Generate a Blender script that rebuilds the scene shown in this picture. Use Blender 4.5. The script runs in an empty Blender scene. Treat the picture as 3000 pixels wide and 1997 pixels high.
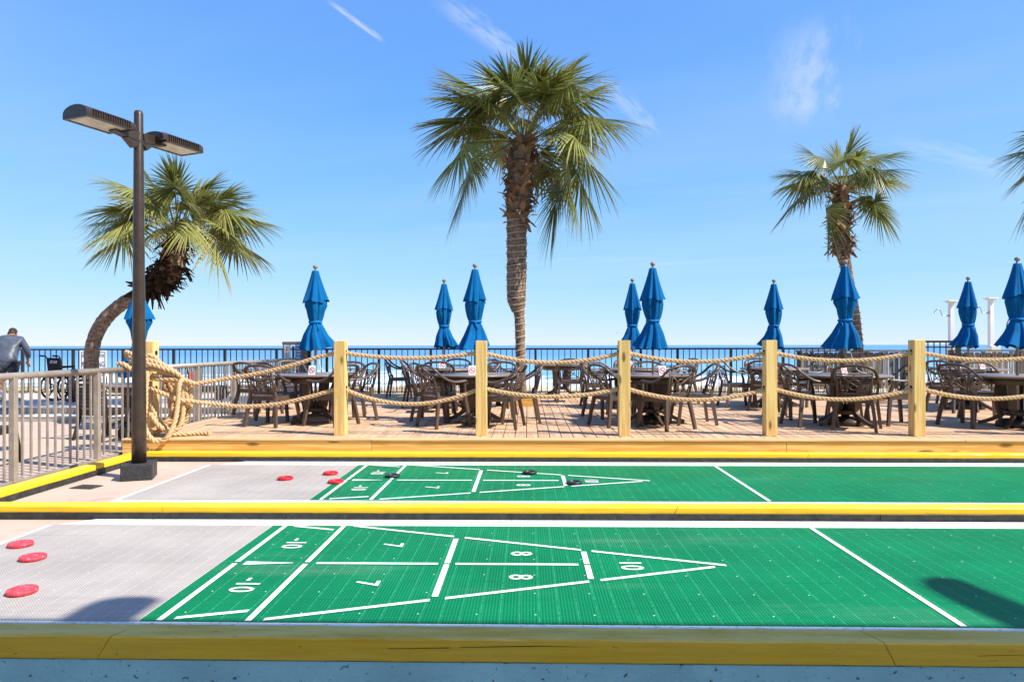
import bpy, bmesh, math, random
from mathutils import Vector, Matrix, Quaternion
R = math.radians
random.seed(7)
scn = bpy.context.scene
COL = scn.collection

# ------------------------------------------------------------------ camera
cam = bpy.data.cameras.new('camera')
cam.lens = 24.0; cam.sensor_width = 36.0; cam.sensor_fit = 'HORIZONTAL'
cam.shift_y = 0.00425; cam.clip_start = 0.05; cam.clip_end = 60000
camo = bpy.data.objects.new('camera', cam); COL.objects.link(camo)
camo.matrix_world = (Matrix.Translation((0, 0, 1.39)) @ Matrix.Rotation(R(1.3), 4, 'Z')
                     @ Matrix.Rotation(R(90), 4, 'X') @ Matrix.Rotation(R(-0.086), 4, 'Z'))
scn.camera = camo

# ------------------------------------------------------------------ sun, sky, exposure
SUN = Vector((1.02, -0.42, 1.2)).normalized()
SUN_EL = math.asin(SUN.z); SUN_ROT = math.atan2(SUN.x, SUN.y)
sun = bpy.data.lights.new('sun', 'SUN'); sun.energy = 4.8; sun.angle = R(0.53); sun.color = (1.0, 0.93, 0.82)
suno = bpy.data.objects.new('sun', sun); COL.objects.link(suno)
suno.rotation_euler = SUN.to_track_quat('Z', 'Y').to_euler(); suno.location = SUN * 60
scn.view_settings.view_transform = 'Standard'; scn.view_settings.look = 'None'
scn.view_settings.exposure = 0.8; scn.view_settings.gamma = 1.0
scn.view_settings.use_curve_mapping = False


class NT:
    """small node-tree writer"""
    def __init__(s, tree):
        s.t = tree; s.t.nodes.clear()
    def n(s, typ, **kw):
        nd = s.t.nodes.new(typ)
        for k, v in kw.items():
            setattr(nd, k, v)
        return nd
    def l(s, a, b):
        s.t.links.new(a, b)
    def put(s, sock, v):
        if hasattr(v, 'is_linked') or isinstance(v, bpy.types.NodeSocket):
            s.l(v, sock)
        elif isinstance(v, (tuple, list)) and len(v) == 3 and sock.type == 'RGBA':
            sock.default_value = (*v, 1)
        else:
            sock.default_value = v
    def m(s, op, a, b=0.0, c=0.0, clamp=False):
        nd = s.n('ShaderNodeMath', operation=op, use_clamp=clamp)
        s.put(nd.inputs[0], a); s.put(nd.inputs[1], b); s.put(nd.inputs[2], c)
        return nd.outputs[0]
    def mix(s, f, a, b, mode='MIX'):
        nd = s.n('ShaderNodeMix', data_type='RGBA', blend_type=mode)
        s.put(nd.inputs[0], f); s.put(nd.inputs[6], a); s.put(nd.inputs[7], b)
        return nd.outputs[2]
    def sep(s, v):
        nd = s.n('ShaderNodeSeparateXYZ'); s.l(v, nd.inputs[0]); return nd.outputs
    def comb(s, x, y, z):
        nd = s.n('ShaderNodeCombineXYZ')
        for i, v in enumerate((x, y, z)): s.put(nd.inputs[i], v)
        return nd.outputs[0]
    def noise(s, vec, scale, detail=3.0, rough=0.5, dist=0.0):
        nd = s.n('ShaderNodeTexNoise'); s.l(vec, nd.inputs['Vector'])
        nd.inputs['Scale'].default_value = scale; nd.inputs['Detail'].default_value = detail
        nd.inputs['Roughness'].default_value = rough; nd.inputs['Distortion'].default_value = dist
        return nd.outputs[0]
    def ramp(s, v, lo, hi):
        nd = s.n('ShaderNodeMapRange', interpolation_type='SMOOTHSTEP')
        s.put(nd.inputs[0], v); nd.inputs[1].default_value = lo; nd.inputs[2].default_value = hi
        return nd.outputs[0]
    def scale(s, v, sc):
        nd = s.n('ShaderNodeVectorMath', operation='MULTIPLY'); s.l(v, nd.inputs[0]); nd.inputs[1].default_value = sc
        return nd.outputs[0]


# world: Nishita sky with thin cirrus and a short contrail
wd = bpy.data.worlds.new('World'); scn.world = wd; wd.use_nodes = True
w = NT(wd.node_tree)
sky = w.n('ShaderNodeTexSky', sky_type='NISHITA', sun_disc=False)
sky.sun_elevation = SUN_EL; sky.sun_rotation = SUN_ROT
sky.altitude = 0; sky.air_density = 0.6; sky.dust_density = 0.0; sky.ozone_density = 1.0
tc = w.n('ShaderNodeTexCoord'); d = w.sep(tc.outputs['Generated'])
dz = w.m('MAXIMUM', d[2], 0.03)
px = w.m('DIVIDE', d[0], dz); py = w.m('DIVIDE', d[1], dz)
pl = w.comb(px, py, 0.0)
# soft veil of cirrus drawn out along one wind direction
rot = w.n('ShaderNodeVectorRotate', rotation_type='Z_AXIS'); w.l(pl, rot.inputs['Vector']); rot.inputs['Angle'].default_value = R(28)
st = w.scale(rot.outputs[0], (0.22, 0.75, 1.0))
n1 = w.noise(st, 1.1, 7.0, 0.62, 0.6)
n2 = w.noise(pl, 0.16, 3.0, 0.5)
veil = w.m('MULTIPLY', w.ramp(n1, 0.50, 0.78), w.ramp(n2, 0.42, 0.66))
def streak(ax, ay, bx, by, wid, seed):
    """a streak of ice cloud from a to b on the unit cloud plane"""
    L = math.hypot(bx - ax, by - ay); ux, uy = (bx - ax) / L, (by - ay) / L
    rx = w.m('SUBTRACT', px, ax); ry = w.m('SUBTRACT', py, ay)
    al = w.m('ADD', w.m('MULTIPLY', rx, ux), w.m('MULTIPLY', ry, uy))
    ac = w.m('SUBTRACT', w.m('MULTIPLY', ry, ux), w.m('MULTIPLY', rx, uy))
    nz = w.noise(w.comb(w.m('MULTIPLY', al, 2.0 / L), w.m('MULTIPLY', ac, 1.2 / wid), seed), 2.2, 5.0, 0.6)
    ac = w.m('ADD', ac, w.m('MULTIPLY', w.m('SUBTRACT', nz, 0.5), wid * 1.6))
    f = w.ramp(w.m('ABSOLUTE', ac), wid, wid * 0.1)
    e = w.m('MULTIPLY', w.ramp(al, -0.05 * L, 0.3 * L), w.ramp(al, 1.05 * L, 0.7 * L))
    return w.m('MULTIPLY', w.m('MULTIPLY', f, e), w.ramp(nz, 0.25, 0.65))
STREAKS = [(-0.58, 1.96, -0.47, 2.25, 0.018, 1.3, 1.0), (-0.26, 1.95, 0.0, 2.45, 0.07, 4.0, 0.55),
           (0.85, 2.05, 1.25, 3.2, 0.16, 9.0, 0.5), (0.25, 2.5, 0.62, 3.3, 0.06, 12.0, 0.45),
           (1.7, 3.3, 3.0, 4.2, 0.16, 15.0, 0.30)]
broad = w.ramp(w.noise(w.scale(rot.outputs[0], (0.10, 0.22, 1.0)), 1.0, 5.0, 0.55, 0.4), 0.30, 0.75)
tot = w.m('ADD', w.m('MULTIPLY', veil, 0.36), w.m('MULTIPLY', broad, 0.20))
for a in STREAKS:
    tot = w.m('ADD', tot, w.m('MULTIPLY', streak(*a[:6]), a[6] * 0.55))
tot = w.m('MULTIPLY', tot, w.ramp(d[2], 0.02, 0.15), clamp=True)
sr = w.n('ShaderNodeSeparateColor'); w.l(sky.outputs[0], sr.inputs[0]); cc = w.n('ShaderNodeCombineColor')
for i, (a, b_) in enumerate(((1.80, 1.0), (1.236, 0.29), (1.10, 0.03))):   # film-like shoulder of the whole sky
    xx = w.m('MAXIMUM', w.m('MULTIPLY', sr.outputs[i], 0.1), 0.0)
    w.l(w.m('DIVIDE', w.m('MULTIPLY', xx, a * 10 / 1.741), w.m('ADD', xx, b_)), cc.inputs[i])
skc = w.mix(tot, cc.outputs[0], (5.5, 5.7, 5.8))
bg = w.n('ShaderNodeBackground'); w.l(skc, bg.inputs[0]); bg.inputs[1].default_value = 0.10
wo = w.n('ShaderNodeOutputWorld'); w.l(bg.outputs[0], wo.inputs[0])

# ------------------------------------------------------------------ materials
MATS = {}
def mat(name, base, rough=0.6, spec=0.3, metal=0.0, vary=None, bump=None, stretch=(1, 1, 1), rnd=0.0, coords='P', spots=None, coat=0.0, sheen=0.0):
    """principled material; vary=(scale, amount), bump=(scale, strength), rnd=per-object value spread, spots=(scale, lo, hi, colour)"""
    m = bpy.data.materials.new(name); m.use_nodes = True; t = NT(m.node_tree)
    b = t.n('ShaderNodeBsdfPrincipled'); o = t.n('ShaderNodeOutputMaterial'); t.l(b.outputs[0], o.inputs[0])
    b.inputs['Roughness'].default_value = rough; b.inputs['Specular IOR Level'].default_value = spec
    b.inputs['Metallic'].default_value = metal
    if coat: b.inputs['Coat Weight'].default_value = coat
    if sheen: b.inputs['Sheen Weight'].default_value = sheen
    if coords == 'P': v = t.n('ShaderNodeNewGeometry').outputs['Position']
    else: v = t.n('ShaderNodeTexCoord').outputs['Object']
    v = t.scale(v, stretch)
    c = None
    if vary:
        nz = t.noise(v, vary[0], 5.0, 0.6)
        a = vary[1]
        c = t.mix(t.ramp(nz, 0.25, 0.75), tuple(x * (1 - a) for x in base), tuple(min(1, x * (1 + a)) for x in base))
    if spots:
        s = t.noise(v, spots[0], 4.0, 0.6)
        c = t.mix(t.ramp(s, spots[1], spots[2]), c if c is not None else base, spots[3])
    if rnd:
        oi = t.n('ShaderNodeObjectInfo')
        h = t.n('ShaderNodeHueSaturation'); t.put(h.inputs['Color'], c if c is not None else base)
        t.l(t.m('ADD', 1 - rnd, t.m('MULTIPLY', oi.outputs['Random'], 2 * rnd)), h.inputs['Value'])
        c = h.outputs[0]
    if c is None: b.inputs['Base Color'].default_value = (*base, 1)
    else: t.l(c, b.inputs['Base Color'])
    if bump:
        bn = t.n('ShaderNodeBump'); bn.inputs['Strength'].default_value = bump[1]; bn.inputs['Distance'].default_value = 0.01
        t.l(t.noise(v, bump[0], 4.0, 0.6), bn.inputs['Height']); t.l(bn.outputs[0], b.inputs['Normal'])
    MATS[name] = m
    return m

def wood(name, light, dark, axis, rough=0.7, rnd=0.08, knots=0.0, grain=1.0):
    m = bpy.data.materials.new(name); m.use_nodes = True; t = NT(m.node_tree)
    b = t.n('ShaderNodeBsdfPrincipled'); o = t.n('ShaderNodeOutputMaterial'); t.l(b.outputs[0], o.inputs[0])
    b.inputs['Roughness'].default_value = rough; b.inputs['Specular IOR Level'].default_value = 0.25
    v = t.n('ShaderNodeNewGeometry').outputs['Position']
    oi = t.n('ShaderNodeObjectInfo')
    off = t.n('ShaderNodeVectorMath', operation='ADD'); t.l(v, off.inputs[0])
    t.l(t.comb(t.m('MULTIPLY', oi.outputs['Random'], 31.0), t.m('MULTIPLY', oi.outputs['Random'], 17.0), t.m('MULTIPLY', oi.outputs['Random'], 9.0)), off.inputs[1])
    sc = {'X': (0.7, 14, 14), 'Y': (14, 0.7, 14), 'Z': (14, 14, 0.7)}[axis]
    s1 = t.scale(off.outputs[0], sc)
    big = t.noise(s1, 1.0, 3.0, 0.5, 0.8)
    rings = t.m('PINGPONG', t.m('MULTIPLY', big, 7.0 * grain), 1.0)
    fine = t.noise(t.scale(s1, (5, 5, 5)), 1.0, 4.0, 0.6)
    f = t.m('ADD', t.m('MULTIPLY', rings, 0.55), t.m('MULTIPLY', fine, 0.45))
    c = t.mix(t.ramp(f, 0.25, 0.85), dark, light)
    if knots:
        vo = t.n('ShaderNodeTexVoronoi'); vo.inputs['Scale'].default_value = 1.0
        t.l(t.scale(off.outputs[0], {'X': (1.6, 5, 5), 'Y': (5, 1.6, 5), 'Z': (6, 6, 2.2)}[axis]), vo.inputs['Vector'])
        wob = t.m('ADD', vo.outputs['Distance'], t.m('MULTIPLY', t.m('SUBTRACT', fine, 0.5), 0.10))
        c = t.mix(t.m('MULTIPLY', t.ramp(wob, 0.20, 0.09), knots), c, tuple(x * 0.22 for x in dark))
    h = t.n('ShaderNodeHueSaturation'); t.l(c, h.inputs['Color'])
    t.l(t.m('ADD', 1 - rnd, t.m('MULTIPLY', oi.outputs['Random'], 2 * rnd)), h.inputs['Value'])
    t.l(h.outputs[0], b.inputs['Base Color'])
    bn = t.n('ShaderNodeBump'); bn.inputs['Strength'].default_value = 0.25; bn.inputs['Distance'].default_value = 0.004
    t.l(f, bn.inputs['Height']); t.l(bn.outputs[0], b.inputs['Normal'])
    MATS[name] = m
    return m

def tile_mat(name, base, seam):
    """interlocking plastic court tile: open grid of fine ribs, seams every third of a tile, moulded dots"""
    m = bpy.data.materials.new(name); m.use_nodes = True; t = NT(m.node_tree)
    b = t.n('ShaderNodeBsdfPrincipled'); o = t.n('ShaderNodeOutputMaterial'); t.l(b.outputs[0], o.inputs[0])
    b.inputs['Roughness'].default_value = 0.5; b.inputs['Specular IOR Level'].default_value = 0.07
    g = t.n('ShaderNodeNewGeometry'); p = g.outputs['Position']; x, y, z = t.sep(p)
    def tri(v, pitch):
        return t.m('PINGPONG', t.m('DIVIDE', v, pitch / 2), 1.0)
    rx = tri(x, 0.0169); ry = tri(y, 0.0169)
    hole = t.m('MULTIPLY', t.ramp(rx, 0.35, 0.62), t.ramp(ry, 0.28, 0.55))
    sx = t.ramp(tri(t.m('ADD', x, 3.70), 0.1016), 0.06, 0.035)
    nz = t.noise(p, 1.3, 5.0, 0.6); n2 = t.noise(p, 40.0, 3.0)
    c = t.mix(t.ramp(nz, 0.3, 0.75), tuple(v * 0.86 for v in base), tuple(min(1, v * 1.12) for v in base))
    dirt = t.noise(t.scale(p, (0.35, 1.6, 1)), 1.0, 5.0, 0.65)
    c = t.mix(t.m('MULTIPLY', t.ramp(dirt, 0.55, 0.85), 0.28), c, (0.42, 0.44, 0.36))
    c = t.mix(t.m('MULTIPLY', hole, 0.72), c, tuple(v * 0.18 for v in base))
    c = t.mix(t.m('MULTIPLY', sx, t.m('ADD', 0.1, t.m('MULTIPLY', t.ramp(n2, 0.4, 0.6), 0.45))), c, seam)
    dx = tri(t.m('ADD', x, 3.62), 0.305); dy = tri(t.m('ADD', y, 0.13), 0.305)
    dot = t.m('MULTIPLY', t.ramp(dx, 0.035, 0.02), t.ramp(dy, 0.035, 0.02))
    c = t.mix(t.m('MULTIPLY', dot, 0.75), c, (0.8, 0.82, 0.8))
    t.l(c, b.inputs['Base Color'])
    bn = t.n('ShaderNodeBump'); bn.inputs['Strength'].default_value = 0.35; bn.inputs['Distance'].default_value = 0.003; bn.invert = True
    t.l(hole, bn.inputs['Height']); t.l(bn.outputs[0], b.inputs['Normal'])
    MATS[name] = m
    return m

tile_mat('green_tile', (0.004, 0.215, 0.085), (0.10, 0.46, 0.27))
tile_mat('grey_tile', (0.47, 0.43, 0.395), (0.68, 0.66, 0.64))
mat('court_paint', (0.82, 0.82, 0.80), 0.55, vary=(30, 0.06))
mat('white_slab', (0.74, 0.78, 0.76), 0.7, vary=(3, 0.06), bump=(60, 0.4), spots=(34, 0.58, 0.64, (0.46, 0.47, 0.44)))
mat('yellow_paint', (0.86, 0.52, 0.012), 0.42, 0.4, vary=(2.5, 0.05), bump=(9, 0.10), stretch=(0.3, 6, 6), spots=(30, 0.72, 0.75, (0.28, 0.2, 0.05)))
mat('worn_yellow', (0.66, 0.43, 0.035), 0.6, 0.16, vary=(2.0, 0.14), bump=(10, 0.15), stretch=(0.25, 5, 5), spots=(5, 0.55, 0.75, (0.66, 0.52, 0.22)))
mat('black_bumper', (0.032, 0.033, 0.033), 0.55, vary=(18, 0.4), bump=(26, 0.3), spots=(60, 0.70, 0.75, (0.3, 0.3, 0.29)))
mat('blue_stucco', (0.25, 0.50, 0.56), 0.75, vary=(2.2, 0.12), bump=(34, 1.0), spots=(38, 0.63, 0.70, (0.05, 0.09, 0.12)))
wood('pine_post', (0.78, 0.545, 0.225), (0.62, 0.405, 0.135), 'Z', knots=0.9, rnd=0.06)
wood('pine_fascia', (0.76, 0.50, 0.19), (0.60, 0.35, 0.10), 'X', knots=0.85, rnd=0.05)
wood('deck_wood', (0.60, 0.405, 0.255), (0.48, 0.30, 0.18), 'Y', rnd=0.10, rough=0.75)
wood('nosing_wood', (0.66, 0.43, 0.23), (0.53, 0.32, 0.15), 'X', rnd=0.05, rough=0.75)
wood('planter_wood', (0.66, 0.38, 0.11), (0.52, 0.27, 0.06), 'X', knots=0.6)
wood('weathered_wood', (0.30, 0.255, 0.20), (0.13, 0.105, 0.08), 'Z', rnd=0.3, rough=0.85)
wood('weathered_rail', (0.22, 0.18, 0.145), (0.10, 0.08, 0.065), 'X', rnd=0.2, rough=0.85)
mat('resin_brown', (0.088, 0.058, 0.040), 0.36, 0.45, vary=(6, 0.10), rnd=0.10, coords='O')
mat('table_resin', (0.20, 0.150, 0.120), 0.34, 0.45, vary=(5, 0.10))
mat('dark_resin', (0.030, 0.024, 0.020), 0.5, 0.3, vary=(6, 0.12))
mat('umbrella_cloth', (0.001, 0.105, 0.29), 0.85, 0.12, vary=(3.0, 0.10), bump=(9, 0.5), coords='O')
mat('umbrella_strap', (0.006, 0.16, 0.46), 0.8, 0.15)
mat('pole_metal', (0.24, 0.22, 0.20), 0.4, 0.5, metal=0.4)
mat('finial', (0.23, 0.20, 0.18), 0.5)
mat('railing_metal', (0.36, 0.31, 0.26), 0.45, 0.4, metal=0.35, vary=(8, 0.16), bump=(60, 0.08))
mat('black_metal', (0.018, 0.018, 0.020), 0.4, 0.4)
mat('lamp_bronze', (0.040, 0.026, 0.018), 0.28, 0.5, vary=(9, 0.2), spots=(40, 0.72, 0.76, (0.16, 0.13, 0.11)))
mat('lamp_lens', (0.50, 0.47, 0.36), 0.15, 0.5, vary=(14, 0.2))
mat('block_black', (0.032, 0.033, 0.036), 0.5, 0.4, vary=(20, 0.3), bump=(45, 0.9))
mat('rope_fibre', (0.56, 0.375, 0.205), 0.8, 0.15, vary=(40, 0.14), bump=(130, 0.45))
mat('paver', (0.50, 0.385, 0.31), 0.75, 0.2, vary=(1.6, 0.10), bump=(40, 0.25), spots=(3.2, 0.55, 0.75, (0.43, 0.30, 0.235)))
mat('terrace', (0.52, 0.48, 0.43), 0.75, 0.2, vary=(1.2, 0.08), bump=(40, 0.2))
mat('step_stone', (0.40, 0.385, 0.36), 0.7, 0.2, vary=(4, 0.12), bump=(40, 0.2))
mat('step_edge', (0.66, 0.64, 0.60), 0.6, 0.2, vary=(6, 0.08))
mat('sand', (0.56, 0.47, 0.35), 0.9, 0.1, vary=(0.6, 0.12), bump=(6, 0.8))
mat('grass_dry', (0.36, 0.31, 0.13), 0.8, 0.2, vary=(3, 0.35))
mat('slat_wood', (0.34, 0.27, 0.19), 0.85, 0.15, vary=(4, 0.3))
mat('white_plastic', (0.78, 0.78, 0.77), 0.4, 0.4, vary=(6, 0.04))
mat('chrome', (0.55, 0.55, 0.56), 0.2, 0.5, metal=0.9)
mat('disc_red', (0.55, 0.012, 0.022), 0.42, 0.4, vary=(30, 0.18), spots=(60, 0.66, 0.72, (0.62, 0.22, 0.22)))
mat('disc_faded_red', (0.62, 0.045, 0.060), 0.45, 0.4, vary=(30, 0.2), spots=(36, 0.52, 0.70, (0.68, 0.22, 0.24)))
mat('disc_black', (0.022, 0.024, 0.028), 0.38, 0.45, vary=(30, 0.2))
mat('skin', (0.46, 0.25, 0.17), 0.55, 0.3, vary=(10, 0.08))
mat('hair', (0.035, 0.022, 0.015), 0.6)
mat('jacket', (0.070, 0.085, 0.115), 0.42, 0.4, vary=(6, 0.3), bump=(7, 0.9), coords='O')
mat('shorts', (0.040, 0.045, 0.055), 0.5, 0.35, vary=(6, 0.3), bump=(7, 0.9), coords='O')
mat('sock', (0.72, 0.72, 0.74), 0.8)
mat('shoe', (0.30, 0.28, 0.27), 0.6)
mat('tyre', (0.016, 0.016, 0.017), 0.6)
mat('black_fabric', (0.020, 0.018, 0.018), 0.8, 0.2, bump=(20, 0.4))
mat('sign_white', (0.80, 0.80, 0.80), 0.45)
mat('sign_navy', (0.02, 0.025, 0.16), 0.5)
mat('sign_red', (0.55, 0.02, 0.03), 0.5)
mat('sign_blue', (0.06, 0.16, 0.36), 0.5)
mat('sign_print', (0.10, 0.10, 0.12), 0.5)
mat('wire_white', (0.70, 0.66, 0.58), 0.5)
mat('bulb', (0.75, 0.66, 0.48), 0.3)
mat('red_plastic', (0.50, 0.035, 0.025), 0.45, vary=(8, 0.2))
mat('building_wall', (0.66, 0.64, 0.60), 0.8, vary=(0.5, 0.05))
mat('shadow_patch', (0.075, 0.070, 0.065), 0.6, vary=(30, 0.3))
mat('crack', (0.012, 0.010, 0.008), 0.9)

def painted_timber(name, base, scuff_toplight, chip, amount, rough=0.5, spec=0.25):
    """old paint on timber: raised grain, rubbed pale patches that also paint the tops lighter, chips down to dark wood and grime streaks"""
    m = bpy.data.materials.new(name); m.use_nodes = True; t = NT(m.node_tree)
    b = t.n('ShaderNodeBsdfPrincipled'); o = t.n('ShaderNodeOutputMaterial'); t.l(b.outputs[0], o.inputs[0])
    b.inputs['Roughness'].default_value = rough; b.inputs['Specular IOR Level'].default_value = spec
    ge = t.n('ShaderNodeNewGeometry'); p = ge.outputs['Position']; worn_lit_top = t.m('ADD', 0.15, t.m('MULTIPLY', t.ramp(t.sep(ge.outputs['True Normal'])[2], 0.3, 0.9), 0.85))   # foot wear plus the brighter light on tops, painted in
    grain = t.noise(t.scale(p, (2.2, 60, 60)), 1.0, 5.0, 0.65); patch = t.noise(t.scale(p, (1.5, 9, 9)), 1.0, 6.0, 0.7); fine = t.noise(t.scale(p, (22, 60, 60)), 1.0, 5.0, 0.65)
    c = t.mix(t.ramp(grain, 0.3, 0.7), tuple(v * 0.88 for v in base), tuple(min(1, v * 1.08) for v in base))
    c = t.mix(t.m('MULTIPLY', t.m('MULTIPLY', t.ramp(patch, 0.30, 0.62), amount), worn_lit_top), c, scuff_toplight)
    c = t.mix(t.m('MULTIPLY', t.ramp(grain, 0.66, 0.74), amount * 0.7), c, tuple(v * 0.5 for v in base))
    c = t.mix(t.m('MULTIPLY', t.ramp(fine, 0.70 - 0.03 * amount, 0.735 - 0.03 * amount), 0.9), c, chip)
    t.l(c, b.inputs['Base Color'])
    bn = t.n('ShaderNodeBump'); bn.inputs['Strength'].default_value = 0.35; bn.inputs['Distance'].default_value = 0.002
    t.l(t.m('ADD', grain, fine), bn.inputs['Height']); t.l(bn.outputs[0], b.inputs['Normal']); MATS[name] = m
painted_timber('worn_yellow', (0.54, 0.34, 0.014), (0.74, 0.545, 0.15), (0.10, 0.075, 0.035), 0.85)  # dark base deepens the shaded front; pale tops are wear and painted light
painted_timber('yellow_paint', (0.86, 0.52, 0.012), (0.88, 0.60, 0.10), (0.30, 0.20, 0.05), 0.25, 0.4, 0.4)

def trunk_mat():
    m = bpy.data.materials.new('palm_trunk'); m.use_nodes = True; t = NT(m.node_tree)
    b = t.n('ShaderNodeBsdfPrincipled'); o = t.n('ShaderNodeOutputMaterial'); t.l(b.outputs[0], o.inputs[0])
    b.inputs['Roughness'].default_value = 0.85; b.inputs['Specular IOR Level'].default_value = 0.15
    p = t.n('ShaderNodeTexCoord').outputs['Object']
    n1 = t.noise(t.scale(p, (9, 9, 26)), 1.0, 5.0, 0.65); n2 = t.noise(t.scale(p, (30, 30, 7)), 1.0, 4.0, 0.6)
    f = t.m('ADD', t.m('MULTIPLY', n1, 0.6), t.m('MULTIPLY', n2, 0.4))
    t.l(t.mix(t.ramp(f, 0.35, 0.65), (0.085, 0.058, 0.042), (0.34, 0.24, 0.165)), b.inputs['Base Color'])
    bn = t.n('ShaderNodeBump'); bn.inputs['Strength'].default_value = 0.9; bn.inputs['Distance'].default_value = 0.02
    t.l(f, bn.inputs['Height']); t.l(bn.outputs[0], b.inputs['Normal']); MATS['palm_trunk'] = m
trunk_mat()
mat('leaf_base', (0.27, 0.165, 0.095), 0.85, 0.15, vary=(7, 0.45), bump=(30, 0.6))
mat('leaf_base_dark', (0.070, 0.038, 0.022), 0.9, 0.1, vary=(9, 0.5), bump=(30, 0.6))

def frond_mat(name, green, yellow, tip):
    m = bpy.data.materials.new(name); m.use_nodes = True; t = NT(m.node_tree)
    o = t.n('ShaderNodeOutputMaterial'); b = t.n('ShaderNodeBsdfPrincipled'); tr = t.n('ShaderNodeBsdfTranslucent')
    mx = t.n('ShaderNodeMixShader'); mx.inputs[0].default_value = 0.38
    b.inputs['Roughness'].default_value = 0.38; b.inputs['Specular IOR Level'].default_value = 0.45
    at = t.n('ShaderNodeAttribute', attribute_name='blade'); bx, by, bz = t.sep(at.outputs['Vector'])
    oi = t.n('ShaderNodeObjectInfo')
    c = t.mix(t.m('MULTIPLY', t.ramp(by, 0.55, 1.0), t.m('ADD', 0.35, t.m('MULTIPLY', oi.outputs['Random'], 0.65))), green, yellow)
    c = t.mix(t.m('MULTIPLY', t.ramp(bx, 0.68, 0.98), t.ramp(bz, 0.25, 0.7)), c, tip)
    h = t.n('ShaderNodeHueSaturation'); t.l(c, h.inputs['Color']); t.l(t.m('ADD', 0.75, t.m('MULTIPLY', oi.outputs['Random'], 0.5)), h.inputs['Value'])
    t.l(h.outputs[0], b.inputs['Base Color']); t.l(h.outputs[0], tr.inputs[0])
    t.l(b.outputs[0], mx.inputs[1]); t.l(tr.outputs[0], mx.inputs[2]); t.l(mx.outputs[0], o.inputs[0]); MATS[name] = m
frond_mat('frond', (0.125, 0.160, 0.036), (0.52, 0.47, 0.13), (0.28, 0.17, 0.08))
frond_mat('frond_yellow', (0.15, 0.175, 0.04), (0.56, 0.49, 0.15), (0.38, 0.22, 0.12))

def sea_mat():
    m = bpy.data.materials.new('sea_water'); m.use_nodes = True; t = NT(m.node_tree)
    b = t.n('ShaderNodeBsdfPrincipled'); o = t.n('ShaderNodeOutputMaterial'); t.l(b.outputs[0], o.inputs[0])
    p = t.n('ShaderNodeNewGeometry').outputs['Position']; x, y, z = t.sep(p)
    depth = t.ramp(t.m('ADD', y, t.m('MULTIPLY', x, -0.15)), 90, 420)
    sway = t.m('MULTIPLY', t.m('SUBTRACT', t.noise(t.scale(p, (0.035, 0.02, 1)), 1.0, 4.0, 0.6), 0.5), 22.0)
    yy = t.m('ADD', y, sway)
    c = t.mix(depth, (0.17, 0.36, 0.50), (0.095, 0.25, 0.47))
    str_ = t.noise(t.scale(p, (0.02, 0.11, 1)), 1.0, 5.0, 0.65)
    c = t.mix(t.m('MULTIPLY', t.ramp(str_, 0.42, 0.72), 0.4), c, (0.20, 0.38, 0.53))
    fo = t.noise(t.scale(p, (0.10, 0.35, 1)), 1.0, 6.0, 0.7)
    shore = t.ramp(yy, 112, 92)
    lines = t.m('MULTIPLY', t.ramp(t.m('PINGPONG', t.m('DIVIDE', yy, 9.5), 1.0), 0.45, 0.85), t.ramp(yy, 150, 106))
    foam = t.m('MULTIPLY', t.m('MAXIMUM', shore, lines), t.ramp(fo, 0.40, 0.56))
    caps = t.m('MULTIPLY', t.ramp(t.noise(t.scale(p, (0.03, 0.16, 1)), 1.0, 3.0, 0.6), 0.70, 0.74), t.ramp(y, 500, 150))
    foam = t.m('MAXIMUM', foam, t.m('MULTIPLY', caps, 0.7))
    c = t.mix(foam, c, (0.82, 0.84, 0.85))
    t.l(c, b.inputs['Base Color']); b.inputs['Roughness'].default_value = 0.45; b.inputs['Specular IOR Level'].default_value = 0.16
    bn = t.n('ShaderNodeBump'); bn.inputs['Strength'].default_value = 0.8; bn.inputs['Distance'].default_value = 0.5
    t.l(t.noise(t.scale(p, (0.25, 0.9, 1)), 1.0, 4.0, 0.6), bn.inputs['Height']); t.l(bn.outputs[0], b.inputs['Normal']); MATS['sea_water'] = m
sea_mat()

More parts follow.
